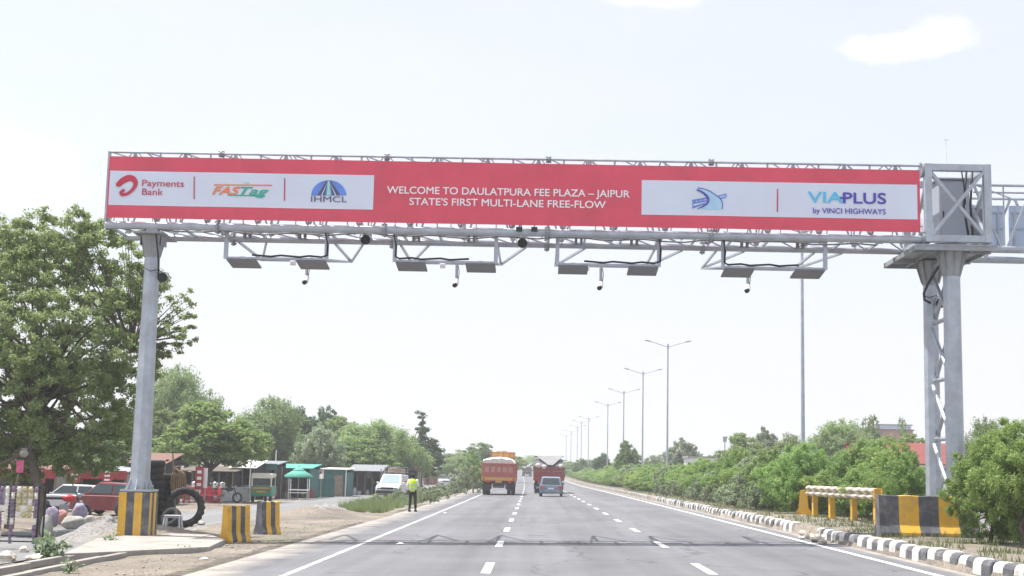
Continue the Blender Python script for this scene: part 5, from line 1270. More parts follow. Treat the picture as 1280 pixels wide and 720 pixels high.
def vsign(px, y, z0, z1, w, label, m=m_sred):
    x = P(px, 600, y).x; zz0 = P(px, z1, y).z; zz1 = P(px, z0, y).z
    t = thing('sign_board', label, 'sign', (x, y, zz0)); b = MB(); b.box((0, 0, (zz1-zz0)/2), (w, .06, zz1-zz0)); b.build('panel', m, t)
    b = MB(); b.box((0, .05, (zz1-zz0)/2-.3), (.05, .05, zz1-zz0+.6)); b.build('post', m_galvd, t)
    b = MB()
    for k in range(3): b.box((0, -.034, (zz1-zz0)*(.22+.27*k)), (w*.55, .006, (zz1-zz0)*.13))
    b.build('sign_mark', m_white, t); return t
stall('roadside_shop', 'long low shop with red fascia boards behind the parked cars under the big tree', 'shop', -30, 70, 581, 66, 4, m_tin, m_wall, fascia=m_sred, posts=5, counter=m_galvd, clutter=14)
stall('roadside_shop', 'grey shop with a red fascia behind the maroon car', 'shop', 74, 158, 583, 68, 4, m_galvd, m_wall, fascia=m_sred, posts=4, counter=m_wood, clutter=12)
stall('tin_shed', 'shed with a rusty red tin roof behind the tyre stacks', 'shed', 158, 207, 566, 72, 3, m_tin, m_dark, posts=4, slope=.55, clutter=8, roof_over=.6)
vsign(49, 62, 585, 604, .5, 'upright red sign left of the hanging red pair, under the big tree'); vsign(93, 62, 583, 603, .5, 'upright red sign hanging above the silver car'); vsign(134, 60, 585, 604, .42, 'upright red sign above the maroon car')
vsign(249, 74, 583, 612, .42, 'tall red sign board standing behind the tractor tyre'); vsign(256.5, 74.2, 585, 610, .22, 'narrow white board beside the tall red sign board', m_white)
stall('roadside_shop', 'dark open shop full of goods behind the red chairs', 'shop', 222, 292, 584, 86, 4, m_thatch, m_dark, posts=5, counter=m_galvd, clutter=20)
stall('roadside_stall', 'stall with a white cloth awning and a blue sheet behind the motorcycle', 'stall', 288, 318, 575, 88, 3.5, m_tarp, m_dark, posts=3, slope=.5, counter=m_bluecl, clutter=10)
g = atX(297, 83); t = thing('white_counter', 'long white counter cloth-covered before the white awning', 'counter', (g.x, 83, g.z), 0); b = MB(); b.box((0, 0, .40), (1.5, .6, .78)); b.build('body', m_shirt, t, bevel=.03); b = MB(); b.box((0, 0, .81), (1.6, .7, .04)); b.build('top', m_white, t)
g = atX(262, 84); t = thing('white_counter', 'low pale counter with steel pots behind the red chairs', 'counter', (g.x, 84, g.z), 0); b = MB(); b.box((0, 0, .40), (2.2, .6, .78)); b.build('body', m_sack, t, bevel=.03)
for k in range(5): b = MB(); b.lathe([(0, .8), (.15, .8), (.17, 1.05), (0, 1.1)], (-.9+.42*k, 0, 0), 10); b.build('pot', m_chrome, t)
stall('roadside_stall', 'stall with a grey sheet roof left of the teal canopy', 'stall', 318, 345, 576, 92, 3.5, m_greysh, m_dark, posts=3, clutter=8, fascia=m_teal)
stall('roadside_stall', 'teal canopied stall with plants behind the teal parasol', 'stall', 344, 388, 580, 96, 4, m_tealc, m_teal, posts=4, clutter=8, mpost=m_wood, slope=.3)
stall('market_hut', 'teal sheet hut with a white roof edge and a brown door', 'hut', 403, 433, 585, 104, 4, m_white, m_teal, posts=2, mpost=m_white, opn=False, slope=.1)
g = atX(424, 103.9); t = thing('door', 'brown plank door of the teal hut, standing ajar', 'door', (g.x, 103.85, g.z)); b = MB(); b.box((0, 0, .8), (.6, .05, 1.6)); b.build('leaf', m_wood, t); b = MB(); b.box((.22, -.04, .8), (.03, .04, .12)); b.build('handle', m_black, t)
stall('market_hut', 'grey sheet lean-to on thin trunks right of the teal hut', 'hut', 436, 476, 581, 112, 4, m_greysh, m_greysh, posts=5, mpost=m_bark, slope=.5, clutter=6)
stall('market_hut', 'low brown hut with a pinkish roof behind the white pickup', 'hut', 478, 522, 583, 128, 4, m_tin, m_wall, posts=4, slope=.3)
stall('market_hut', 'red hut with a white roof behind the distant saloon car', 'hut', 529, 552, 583, 205, 5, m_white, m_brick, posts=3, opn=False, slope=.3)
# teal fence panels, white pole, parasol, drum
g = atX(397, 101); t = thing('sheet_fence', 'teal sheet fence between the parasol and the teal hut', 'fence', (g.x, 101, g.z)); b = MB()
for k in range(5): b.box((-1+.5*k, .01*(k % 2), .65), (.48, .03, 1.3))
b.build('panel', m_teal, t)
for k in range(3): b = MB(); b.tube((-1.2+1.2*k, .06, 0), (-1.2+1.2*k, .06, 1.5), .04); b.build('post', m_wood, t)
p = atX(388, 97); t = thing('white_post', 'thick white wooden post right of the teal parasol', 'post', p); b = MB(); b.tube((0, 0, 0), (-.04, 0, 1.95), .10, .08); b.build('shaft', m_white, t)
p = atX(389, 96); t = thing('oil_drum', 'rusty drum at the foot of the white post', 'drum', p); b = MB(); b.lathe([(0, 0), (.24, 0), (.25, .02), (.25, .56), (.23, .6), (0, .6)], (0, 0, 0), 14); b.build('barrel', m_brick, t)
p = atX(373, 92); t = thing('parasol', 'faded teal parasol with a two-tier canopy at the stalls', 'parasol', p)
b = MB(); b.tube((0, 0, 0), (0, 0, 2.2), .03); b.build('pole', m_galvd, t)
b = MB(); b.lathe([(.95, 1.42), (.93, 1.55), (.35, 1.88), (.3, 1.86)], (0, 0, 0), 10); b.lathe([(.42, 1.88), (.05, 2.1), (0, 2.1)], (0, 0, 0), 10); o = b.build('canopy', m_tealc, t)
p = atX(373, 90.5); t = thing('food_cart', 'small white railed cart under the teal parasol', 'cart', p)
for x in (-.6, .6):
    b = MB(); b.bar((x, 0, 0), (x, 0, 1.35), .04); b.bar((x, .7, 0), (x, .7, 1.35), .04); b.build('upright', m_white, t)
b = MB(); b.box((0, .35, .62), (1.25, .75, .05)); b.box((0, 0, .45), (1.2, .03, .06)); b.build('shelf', m_white, t)
for (px, y, top, lab, mm) in ((351, 92, 583, 'thin wooden pole at the left corner of the teal canopy', m_wood), (312, 84, 562, 'pole with a pale pennant above the white awning', m_white), (343, 95, 563, 'curved pale pole above the grey sheet roof', m_white), (203, 72, 590, 'thin tree prop pole left of the red sign board', m_wood)):
    p = atX(px, y); t = thing('pole', lab, 'pole', p); b = MB(); h = P(px, top, y).z-p.z; b.tube((0, 0, 0), (.05, 0, h), .04, .03); b.build('shaft', mm, t)
    if 'pennant' in lab: b = MB(); b.ball((.12, 0, h-.15), .12); b.build('pennant', m_cream, t)
wr_ = [(-26, 60, 3.4), (-18.6, 72, 3.3), (-17.4, 84, 3.4), (-16.8, 95, 3.0)]
b = MB()
for i in range(3):
    a_ = Vector(wr_[i]); c_ = Vector(wr_[i+1])
    for q in (0, .25): b.path([a_.lerp(c_, k/8)+Vector((0, 0, q-.5*math.sin(math.pi*k/8))) for k in range(9)], .012, 4)
tag(b.build('overhead_wire', m_black), 'pair of thin black wires strung along the shop fronts', 'wire')
m_cl = [m_white, m_sred, m_bluecl, m_cream, m_pk[1], m_wood, m_galvd]
for i in range(34):
    px = rnd.uniform(228, 345); y = 84+rnd.uniform(-3, 3)+(px-228)*.06; p = atX(px, y); h = rnd.uniform(.2, .75); b = MB()
    k = i % 4
    if k == 0: b.lathe([(0, 0), (.14, 0), (.17, h*.7), (.15, h), (0, h)], (0, 0, 0), 12)
    elif k == 1: b.box((0, 0, h/2), (.42, .32, h)); b.box((0, 0, h+.01), (.46, .36, .03))
    elif k == 2: b.ball((0, 0, h*.45), h*.45, 0, 10, (.8, .7, 1)); b.ball((0, 0, h*.92), h*.12)
    else: b.lathe([(0, 0), (.09, 0), (.11, .1), (.09, h*.8), (.04, h), (0, h)], (0, 0, 0), 10)
    o = b.build(['bucket', 'carton', 'goods_bag', 'jerrycan'][k], rnd.choice(m_cl)); o.location = p; o.rotation_euler = (0, 0, rnd.uniform(0, 3))
    tag(o, ['small bucket', 'small carton', 'small tied bag', 'small can'][k]+' among the goods spread before the open shops, '+rnd.choice(['near the red chairs', 'near the white counter', 'near the auto rickshaw']), ['bucket', 'carton', 'bag', 'can'][k], 'goods spread before the shops')
# red plastic chairs
m_rch = mat('red_plastic', (.48, .02, .05), .45, .06)
ch0 = thing('plastic_chair', 'x', 'chair', (0, 0, 0), 0, 'red plastic chairs before the shops')
b = MB(); b.box((0, 0, .43), (.46, .44, .04)); b.build('seat', m_rch, ch0, bevel=.015); b = MB()
for x in (-.18, -.06, .06, .18): b.box((x, -.22, .66), (.06, .03, .36), Matrix.Rotation(R(8), 3, 'X'))
b.box((0, -.25, .84), (.46, .035, .08)); b.build('backrest', m_rch, ch0, bevel=.01)
for sx in (-1, 1):
    for sy in (-1, 1): b = MB(); b.bar((sx*.2, sy*.19, .42), (sx*.24, sy*.22, 0), .04); b.build('leg', m_rch, ch0)
    b = MB(); b.bar((sx*.24, -.2, .66), (sx*.24, .15, .64), .04); b.bar((sx*.24, .15, .64), (sx*.24, .18, .43), .035); b.build('armrest', m_rch, ch0)
cl = [(258, 77, 'red plastic chair just right of the tractor tyre'), (264, 78.5, 'second red plastic chair right of the tractor tyre'), (270, 77.3, 'red plastic chair left of the black motorcycle'), (267, 80.5, 'red plastic chair in the back row left of the black motorcycle'), (258, 81, 'red plastic chair in the back row before the tall red sign board'), (224, 76, 'red plastic chair seen through the left half of the tractor tyre'), (231, 77, 'red plastic chair seen through the middle of the tractor tyre'), (238, 76, 'red plastic chair seen through the right half of the tractor tyre')]
for i, (px, y, lb) in enumerate(cl):
    p = atX(px, y)
    if i == 0: ch0.location = p; ch0.rotation_euler = (0, 0, .6); ch0['label'] = lb
    else: dup(ch0, p, rnd.uniform(-1.5, 2.5), lb)

# buildings beyond the far carriageway
def bld_at(px, y): x = P(px, 590, y).x; return Vector((x, y, zr(x, y)))
p = bld_at(1136, 110); t = thing('red_shed', 'long shed with a dull red sheet roof and white gable beyond the median', 'building', p); ht = P(1136, 554, 110).z-p.z; he = P(1136, 577, 110).z-p.z; w = 9
b = MB(); b.box((0, 2.5, he/2), (w*.98, 5, he)); b.prism([(0, he), (5, he), (2.5, ht-.1)], (-w*.48, 0, 0), (0, 1, 0), (0, 0, 1), (1, 0, 0), 0, w*.96); b.build('wall', m_white, t)
b = MB(); b.prism([(-.4, he-.25), (2.5, ht), (5.4, he-.25), (5.4, he-.15), (2.5, ht+.1), (-.4, he-.15)], (-w*.5, 0, 0), (0, 1, 0), (0, 0, 1), (1, 0, 0), 0, w); b.build('roof', m_rednew, t)
p = bld_at(1116, 104); t = thing('white_hut', 'small white hut with a gabled front left of the red shed roof', 'building', p); h_ = P(1110, 580, 104).z-p.z; hg = P(1103, 565, 104).z-p.z
b = MB(); b.prism([(-1, 0), (1, 0), (1, h_), (-.3, hg), (-1, h_)], (-.6, 0, 0), (1, 0, 0), (0, 0, 1), (0, 1, 0), 0, 3); b.build('wall', m_white, t); b = MB(); b.box((-.4, -.03, h_*.45), (.5, .03, .9)); b.build('door', m_cab, t); b = MB(); b.prism([(-1.1, h_-.06), (-.3, hg), (1.1, h_-.06), (1.1, h_+.04), (-.3, hg+.1), (-1.1, h_+.04)], (-.6, -.1, 0), (1, 0, 0), (0, 0, 1), (0, 1, 0), 0, 3.2); b.build('roof', m_rednew, t)
def block(name, label, px0, px1, top, y, mw, mr, nwin=3):
    xa, xb = P(px0, 590, y).x, P(px1, 590, y).x; z0 = zr(xa, y); ht = P(px0, top, y).z-z0; t = thing(name, label, 'building', ((xa+xb)/2, y, z0)); w = xb-xa
    b = MB(); b.box((0, 3, ht/2), (w, 6, ht)); b.build('wall', mw, t); b = MB(); b.box((0, 3, ht+.08), (w+.4, 6.4, .18)); b.build('roof', mr, t)
    for k in range(nwin):
        f = MB(); x = -w/2+w*(k+.5)/nwin; f.box((x, -.02, ht*.75), (w/nwin*.4, .08, ht*.16)); f.build('window', m_glass, t)
    return t
block('house', 'white walled house showing above the median bushes', 862, 905, 572, 150, m_white, m_conc, 4)
block('house', 'low pinkish house with a flat roof beyond the far trees, right of centre', 1074, 1142, 537, 230, m_pinkw, m_brick, 5)
block('house', 'smaller pale block behind the pinkish house', 1096, 1140, 531, 260, m_sback, m_conc, 4)
block('house', 'low red-brown roofed house seen past the small tree by the far lamps', 762, 800, 585, 240, m_brick, m_tin, 3)
p = bld_at(906, 190); t = thing('radio_mast', 'thin mast with a square head behind the white walled house', 'mast', p); h = P(906, 549, 190).z-p.z; b = MB(); b.tube((0, 0, 0), (0, 0, h), .10, .07); b.build('shaft', m_galvd, t); b = MB(); b.box((0, 0, h), (.5, .2, .7)); b.build('panel', m_galvd, t)

# ------------------------------------------------------------------ trees and plants
nr = np.random.default_rng(11)
def leaf_object(name, m, pos, nrm, size, aspect=.55, parent=None):
    """one mesh of small leaf faces at pos, each roughly facing nrm"""
    n = len(pos); r = nr.normal(size=(n, 3)); nrm = nrm+r*.9; nrm /= np.linalg.norm(nrm, axis=1, keepdims=True)
    a = np.cross(nrm, nr.normal(size=(n, 3))); a /= np.linalg.norm(a, axis=1, keepdims=True)+1e-9; b = np.cross(nrm, a)
    s = size*nr.uniform(.6, 1.35, (n, 1)); a = a*s; b = b*s*aspect
    v = np.empty((n, 4, 3)); v[:, 0] = pos-a; v[:, 1] = pos-b+a*.1; v[:, 2] = pos+a; v[:, 3] = pos+b+a*.1
    v = v.reshape(-1, 3); me = bpy.data.meshes.new(name); me.vertices.add(n*4); me.vertices.foreach_set('co', v.ravel())
    me.loops.add(n*4); me.loops.foreach_set('vertex_index', np.arange(n*4)); me.polygons.add(n); me.polygons.foreach_set('loop_start', np.arange(n)*4)
    me.polygons.foreach_set('loop_total', np.full(n, 4))
    me.update(calc_edges=True); at = me.attributes.new('leaf_tint', 'FLOAT', 'FACE'); at.data.foreach_set('value', nr.uniform(0, 1, n))
    me.materials.append(m); o = bpy.data.objects.new(name, me); COL.objects.link(o)
    if parent: o.parent = parent
    return o
def clumps(blobs, per, cr_, leaves, flat=.75, shell=.45, up=.0):
    """blobs (x,y,z,r) -> clump centres through each blob -> leaves through each clump"""
    C = []
    for (x, y, z, r) in blobs:
        k = max(4, int(per*r*r)); d = nr.normal(size=(k, 3)); d /= np.linalg.norm(d, axis=1, keepdims=True)
        rad = r*nr.uniform(shell, 1.0, (k, 1))**.7; c = np.array([x, y, z])+d*rad*np.array([1, 1, flat]); C.append(np.c_[c, d])
    C = np.vstack(C); n = len(C)*leaves
    d = nr.normal(size=(n, 3)); d /= np.linalg.norm(d, axis=1, keepdims=True); q = np.repeat(C, leaves, axis=0); rr = cr_*np.repeat(nr.uniform(.5, 1.3, (len(C), 1)), leaves, axis=0)*nr.uniform(.25, 1, (n, 1))
    pos = q[:, :3]+d*rr*np.array([1, 1, .7]); pos[:, 2] += up*nr.uniform(0, 1, n)*cr_
    nn = d*.6+q[:, 3:]*.5+np.array([0, 0, .5]); return C, pos, nn
def branches(b, base, top, tr, C, nb, bend=.2):
    base = Vector(base); top = Vector(top); mid = base.lerp(top, .5)+Vector((nr.uniform(-bend, bend), nr.uniform(-bend, bend), 0))
    b.path([base-Vector((0, 0, .2)), base, mid, top], [tr*1.25, tr, tr*.85, tr*.65], 9)
    idx = nr.choice(len(C), min(nb, len(C)), replace=False)
    for i in idx:
        c = Vector(C[i, :3]); s = mid.lerp(top, nr.uniform(.2, 1)); m_ = s.lerp(c, .5)+Vector((nr.uniform(-.2, .2), nr.uniform(-.2, .2), nr.uniform(-.1, .3)))*(c-s).length*.3
        b.path([s, m_, c], [tr*.35, tr*.2, tr*.06], 5)
PROTO = {}
def proto_tree(key, m, blobs, per, cr_, leaves, size, trunk=(0, 0, 1.5), tr=.12, nb=14, flat=.8, shell=.4, up=0, name='tree', aspect=.55):
    t = thing(name, 'x', 'tree'); C, pos, nn = clumps(blobs, per, cr_, leaves, flat, shell, up)
    pos[:, 2] = np.maximum(pos[:, 2], .03)
    leaf_object('crown', m, pos, nn, size, aspect, t); b = MB(); branches(b, (0, 0, 0), trunk, tr, C, nb); b.build('trunk', m_bark, t)
    lo = np.percentile(pos, 1, axis=0); hi = np.percentile(pos, 99.3, axis=0); PROTO[key] = dict(t=t, w=hi[0]-lo[0], h=hi[2], x=(hi[0]+lo[0])/2, used=False); return t
def place(key, loc, w=None, h=None, rz=None, label='', cat=None, group=None):
    q = PROTO[key]; s_x = (w/q['w']) if w else None; s_z = (h/q['h']) if h else None
    s_x = s_x or s_z; s_z = s_z or s_x
    rz = rz if rz is not None else rnd.uniform(0, 6.28)
    if not q['used']: t = q['t']; q['used'] = True; t.location = loc; t.rotation_euler = (0, 0, rz)
    else: t = dup(q['t'], loc, rz)
    t.scale = (s_x, s_x, s_z); t['label'] = label
    if cat: t['category'] = cat
    if group: t['group'] = group
    return t
proto_tree('neem', L_neem, [(0, 0, 3.6, 1.7), (1.2, .4, 3.0, 1.3), (-1.2, -.3, 3.0, 1.3), (.3, -1, 3.2, 1.2), (-.4, 1, 3.4, 1.3), (.5, .2, 4.6, 1.0)], 38, .34, 62, .085, (0.1, 0, 2.0), .16)
proto_tree('neem2', L_neem, [(0, 0, 3.2, 1.6), (1.4, .2, 3.6, 1.1), (-1.3, .3, 2.7, 1.2), (.2, 1, 2.8, 1.2), (-.5, -.8, 4.1, 1.1), (.9, -.8, 2.6, 1.0)], 38, .34, 62, .085, (-.1, 0, 1.8), .16)
proto_tree('feather', L_acac, [(0, 0, 3.2, 2.0), (1.9, .2, 2.9, 1.5), (-1.9, -.2, 2.8, 1.5), (.8, -.8, 3.9, 1.3), (-.9, .6, 3.8, 1.4), (2.9, 0, 2.1, 1.1), (-2.9, .3, 2.0, 1.1), (0, .2, 4.6, .9)], 34, .40, 62, .085, (0, 0, 1.6), .15, up=.9, aspect=.35)
proto_tree('feather2', L_acac, [(0, 0, 2.7, 1.7), (1.4, .2, 3.3, 1.4), (-1.6, -.2, 2.4, 1.4), (.3, -.8, 3.7, 1.1), (2.4, .3, 2.3, 1.2), (-2.4, 0, 1.7, 1.0), (1.0, 0, 4.3, .8)], 34, .40, 62, .085, (0, 0, 1.4), .14, up=.9, aspect=.35)
proto_tree('dark', L_dark, [(0, 0, 2.7, 1.4), (.3, .2, 3.1, 1.25), (-.55, -.3, 2.8, 1.15), (.6, .2, 2.4, 1.1)], 54, .26, 60, .075, (0, 0, 1.6), .12)
proto_tree('spire', L_dark, [(0, 0, 2.2, 1.6), (.7, .1, 2.9, 1.4), (-.65, -.1, 2.9, 1.4), (0, 0, 3.6, 1.25), (-.35, 0, 4.9, .5), (-.15, 0, 5.5, .25), (-.4, .1, 6.2, .32)], 52, .26, 60, .08, (-.1, 0, 6.0), .12)
proto_tree('round', L_grey, [(0, 0, 2.1, 1.4), (.8, .2, 1.7, 1.1), (-.8, -.3, 1.7, 1.1)], 50, .28, 60, .08, (0, 0, 1.2), .11)
proto_tree('bush', L_bush, [(0, 0, 1.2, .85), (.5, .15, .85, .7), (-.5, -.15, .8, .7), (.1, -.5, .7, .62), (0, .45, 1.2, .6), (.2, 0, 1.7, .5), (-.3, 0, .45, .5), (.4, -.1, .45, .5)], 85, .17, 70, .052, (0, 0, .7), .05, 16, aspect=.26, name='bush', up=.6)
proto_tree('bush2', L_bush, [(0, 0, 1.0, .85), (.55, -.1, 1.1, .65), (-.45, .1, 1.3, .6), (.1, -.5, .7, .6), (-.5, -.2, .5, .55), (-.1, 0, 1.75, .45), (.45, 0, .45, .5)], 85, .17, 70, .052, (0, 0, .7), .05, 16, aspect=.26, name='bush', up=.6)
proto_tree('shrub', L_grey, [(0, 0, .45, .42), (.3, .1, .35, .3), (-.3, 0, .35, .3), (.05, 0, .7, .25)], 110, .1, 30, .05, (0, 0, .3), .02, 12, aspect=.5, name='shrub')
proto_tree('thin', L_neem, [(0, 0, 3.4, .9), (1.1, 0, 3.7, .6), (-1.2, 0, 3.8, .6), (.4, .2, 4.2, .5)], 26, .26, 30, .075, (0, 0, 2.9), .07, 20, shell=.2)
for q in PROTO.values():
    q['t']['category'] = 'tree'
def tree_px(key, px, top, y, wpx, label, group, base=None, cat='tree'):
    x = P(px, 590, y).x; z0 = zr(x, y); h = P(px, top, y).z-z0; return place(key, (x, y, z0-.02), wpx*y/1750, h, None, label, cat, group)
GL = 'trees behind the service road'; GRt = 'trees beyond the far carriageway'
TL = [('feather', 215, 462, 112, 120, 'tall pale feathery tree showing right behind the gantry pole'), ('neem', 266, 506, 81, 104, 'mid green leafy tree spreading over the shop with the tall red sign'),
      ('feather2', 325, 497, 118, 128, 'broad pale feathery tree behind the white awning'), ('neem2', 232, 500, 104, 90, 'green tree between the gantry pole and the shop tree'),
      ('dark', 376, 512, 140, 40, 'left one of two dark round-topped trees above the teal stalls'), ('dark', 410, 511, 142, 34, 'right one of two dark round-topped trees above the teal stalls'),
      ('round', 397, 530, 112, 52, 'grey-green round tree behind the teal parasol'), ('neem', 432, 522, 138, 60, 'green tree right of the two dark round-topped ones'),
      ('feather', 468, 527, 128, 112, 'broad feathery tree above the grey lean-to'), ('spire', 527, 517, 150, 50, 'dark tree with a tall ragged spire behind the man in the vest'),
      ('neem2', 300, 520, 125, 70, 'green tree filling the gap behind the pennant pole'), ('neem', 350, 540, 120, 70, 'low green tree behind the grey sheet roof'), ('neem2', 445, 548, 124, 70, 'low green tree right behind the teal hut'),
      ('feather2', 500, 548, 150, 60, 'pale tree between the feathery one and the dark spire'), ('neem', 560, 566, 230, 46, 'low tree just right of the dark spire'), ('neem2', 592, 553, 210, 52, 'rounded tree left of the orange truck'),
      ('feather', 575, 570, 190, 60, 'pale low tree behind the distant saloon'), ('neem', 632, 563, 240, 44, 'tree rising behind the orange truck'), ('neem2', 180, 520, 110, 110, 'green tree hidden partly by the gantry pole'), ('neem', 120, 545, 96, 120, 'dark green tree over the grey shop'), ('neem2', 20, 540, 92, 130, 'green tree over the long low shop'),
      ('neem', 700, 572, 330, 40, 'small far tree above the dark red truck'), ('feather', 668, 568, 420, 60, 'far grey-green tree between the two trucks')]
for k, px, top, y, w, lb in TL: tree_px(k, px, top+2, y, w*1.28, lb, GL)
TR = [('dark', 752, 568, 205, 18, 'small dark round tree near the fourth lamp'), ('neem', 785, 553, 158, 28, 'small upright tree in line with the third lamp'), ('round', 852, 550, 170, 46, 'rounded grey-green tree right of the tallest lamp pole'),
      ('neem2', 893, 564, 175, 26, 'low tree above the white walled house'), ('neem', 936, 544, 120, 60, 'green tree left of the round one before the nearest lamp pole'), ('round', 958, 538, 150, 44, 'round grey-green tree left of the nearest lamp pole'),
      ('feather', 1050, 529, 115, 140, 'broad pale feathery tree right of the nearest lamp pole'), ('feather2', 1000, 545, 130, 70, 'pale feathery tree behind the nearest lamp pole'), ('thin', 1086, 520, 150, 44, 'thin open tree against the pinkish house'), ('thin', 1130, 523, 160, 24, 'slender tree right of the thin open one'),
      ('dark', 1100, 545, 125, 40, 'dark tree above the red shed roof'), ('neem', 1150, 545, 118, 60, 'green tree behind the red shed'), ('feather', 1235, 528, 80, 100, 'feathery tree rising behind the big right bush'), ('neem2', 1275, 535, 75, 60, 'green tree at the right edge behind the big bush'),
      ('feather2', 820, 570, 220, 50, 'low pale tree between the two tallest lamp poles'), ('neem', 725, 574, 260, 22, 'small far tree at the foot of the farthest lamps')]
for k, px, top, y, w, lb in TR: tree_px(k, px, top, y, w*1.15, lb, GRt)
# far belt of trees closing the horizon, each its own tree
far = []
for i in range(46):
    px = -140+i*34+rnd.uniform(-8, 8); y = rnd.uniform(300, 430)
    if 636 < px < 690: continue
    far.append((px, y))
for i, (px, y) in enumerate(far):
    k = ['neem', 'feather', 'neem2', 'feather2'][i % 4]; hx = 6 if px < 640 else 1
    tree_px(k, px, 577-hx-rnd.uniform(0, 8)+px*.0215 if px < 640 else 585+(px-640)*.0218-7-rnd.uniform(0, 7), y, rnd.uniform(36, 60), 'low far tree in the hazy belt along the horizon, '+('left of the trucks' if px < 640 else 'right of the trucks'), 'hazy belt of trees '+('left of the trucks' if px < 640 else 'right of the trucks'))
# median row of bushes
bushes = []
y = 45.6
while y < 430:
    bushes.append(((11.9 if y < 55 else 10.4)+rnd.uniform(-.3, .3), y, rnd.uniform(2.1, 2.75) if y < 75 else rnd.uniform(1.6, 2.5), rnd.uniform(2.4, 3.0)*(1 if y < 120 else 1.4))); y += 1.7+rnd.uniform(-.2, .3)+(y-43)*.014
back = []
y = 56
while y < 150: back.append((12.1+rnd.uniform(-.3, .3), y, rnd.uniform(2.0, 2.5), rnd.uniform(2.2, 2.8))); y += 4.3+(y-43)*.03
for i, (u, y, h, w) in enumerate(bushes):
    place('round' if i in (9, 17, 28, 41) else ('bush' if i % 2 else 'bush2'), (cx(y)+u, y, zg(cx(y)+u, y)-.03), w, h, None, f'green oleander bush, {ORD[i] if i < len(ORD) else "one of the last"} in the median row going away from the crash rail' if i < len(ORD) else 'green oleander bush at the far end of the median row', 'bush', 'oleander bushes along the median')
for i, (u, y, h, w) in enumerate(back):
    place('bush2' if i % 2 else 'bush', (cx(y)+u, y, zg(cx(y)+u, y)-.03), w, h, None, f'green oleander bush, {ORD[i]} in the back row of the median behind the front bushes', 'bush', 'oleander bushes in the back row')
p = P(1135, 600, 42.2); place('bush2', (p.x, 42.2, zg(p.x, 42.2)-.03), 1.9, P(1135, 566, 42).z-.45, 1.0, 'small dense bush between the crash rail and the right tower', 'bush')
# the two large bushes before the right tower: denser, larger leaf meshes
proto_tree('bigbush', L_bush, [(0, 0, 1.3, .9), (.65, .1, 1.1, .75), (-.6, -.1, 1.0, .7), (.1, -.55, 1.0, .65), (0, .5, 1.4, .6), (.3, -.1, 1.95, .6), (-.35, .1, 1.75, .5), (.9, -.2, 1.7, .5), (-.5, -.2, .5, .5), (.5, -.2, .5, .55)], 110, .14, 115, .042, (0, 0, .8), .06, 26, aspect=.24, name='bush', up=.7)
p = P(1233, 600, 31.8); place('bigbush', (p.x+.05, 31.8, zg(p.x, 31.8)-.03), 2.15, P(1226, 545, 31.8).z-.4, 0.3, 'large leafy bush standing before the foot of the right tower', 'bush')
p = P(1285, 600, 30.2); place('bigbush', (p.x, 30.2, zg(p.x, 30.2)-.03), 2.3, P(1280, 530, 30.2).z-.4, 2.3, 'large leafy bush cut by the right edge', 'bush')
p = P(1262, 600, 34.5); place('bigbush', (p.x+.3, 34.5, zg(p.x, 34.5)-.03), 2.4, P(1262, 534, 34.5).z-.4, 4, 'large leafy bush behind the two before the right tower', 'bush')
# low shrubs by the kerb
ys = [58.5, 60, 59, 61, 63, 65, 68, 70, 72.5, 75, 78, 81, 84, 88, 92, 96, 100]
for i, y in enumerate(ys):
    u = 9.15+rnd.uniform(-.25, .3); place('shrub', (cx(y)+u, y, zg(cx(y)+u, y)-.02), rnd.uniform(.9, 1.5), rnd.uniform(.75, 1.25), None, f'low grey-green shrub, {ORD[i]} along the kerb going away from the crash rail', 'shrub', 'grey-green shrubs along the kerb')

# the big tree at the left, in front of the parked cars
bt_ = thing('big_tree', 'large dense leafy tree filling the left edge, its crown reaching past the gantry pole', 'tree', (P(48, 660, 39).x, 39, zr(-12, 39)))
bl_ = []
for (px, py, r, dy) in [(60, 335, 62, 0), (118, 325, 55, .6), (15, 320, 52, .4), (88, 295, 38, -.3), (150, 360, 55, .3), (190, 385, 36, 0), (30, 410, 72, -.6), (110, 425, 75, -.4), (165, 455, 46, .6), (18, 485, 70, -.2), (90, 500, 72, 0), (150, 505, 44, .5), (55, 548, 46, .2), (125, 552, 34, .2), (-30, 390, 85, .3), (-25, 520, 70, .3), (118, 288, 26, .2), (50, 290, 32, .5), (35, 300, 34, 0), (90, 455, 70, 2.2), (30, 350, 70, 2.4), (120, 380, 60, 2.2), (60, 500, 60, 2.4), (-60, 450, 80, 1.5), (0, 545, 40, .2), (70, 565, 34, 1.2), (20, 568, 34, 1.0), (110, 575, 26, .9), (150, 560, 26, 1.6), (-20, 575, 30, .5), (140, 530, 36, 1.8), (35, 584, 24, .2), (88, 586, 20, .6), (128, 585, 18, .3), (5, 588, 24, .4), (62, 582, 22, -.2)]:
    p = P(px, py, 39.5+dy)-bt_.location; bl_.append((p.x, p.y, p.z, r*39.5/1750))
C1, p1_, n1_ = clumps(bl_, 40, .23, 100, .9, .4, .2)
tw = []
for (px, py, r, dy) in [(222, 415, 26, 0), (232, 372, 13, .1), (205, 352, 16, .2), (238, 398, 13, 0), (212, 440, 14, .3), (198, 432, 22, .3), (188, 345, 16, 0), (178, 318, 14, 0), (100, 268, 13, 0), (60, 270, 13, .2), (228, 430, 10, 0), (160, 300, 16, .2), (30, 280, 14, 0)]:
    p = P(px, py, 39.3+dy)-bt_.location; tw.append((p.x, p.y, p.z, r*39.3/1750))
C2, p2_, n2_ = clumps(tw, 60, .15, 44, .9, .1, 0)
leaf_object('crown', L_big, np.vstack([p1_, p2_]), np.vstack([n1_, n2_]), .048, .5, bt_)
b = MB(); tp = P(38, 565, 39.2)-bt_.location; tp2 = P(60, 470, 40)-bt_.location
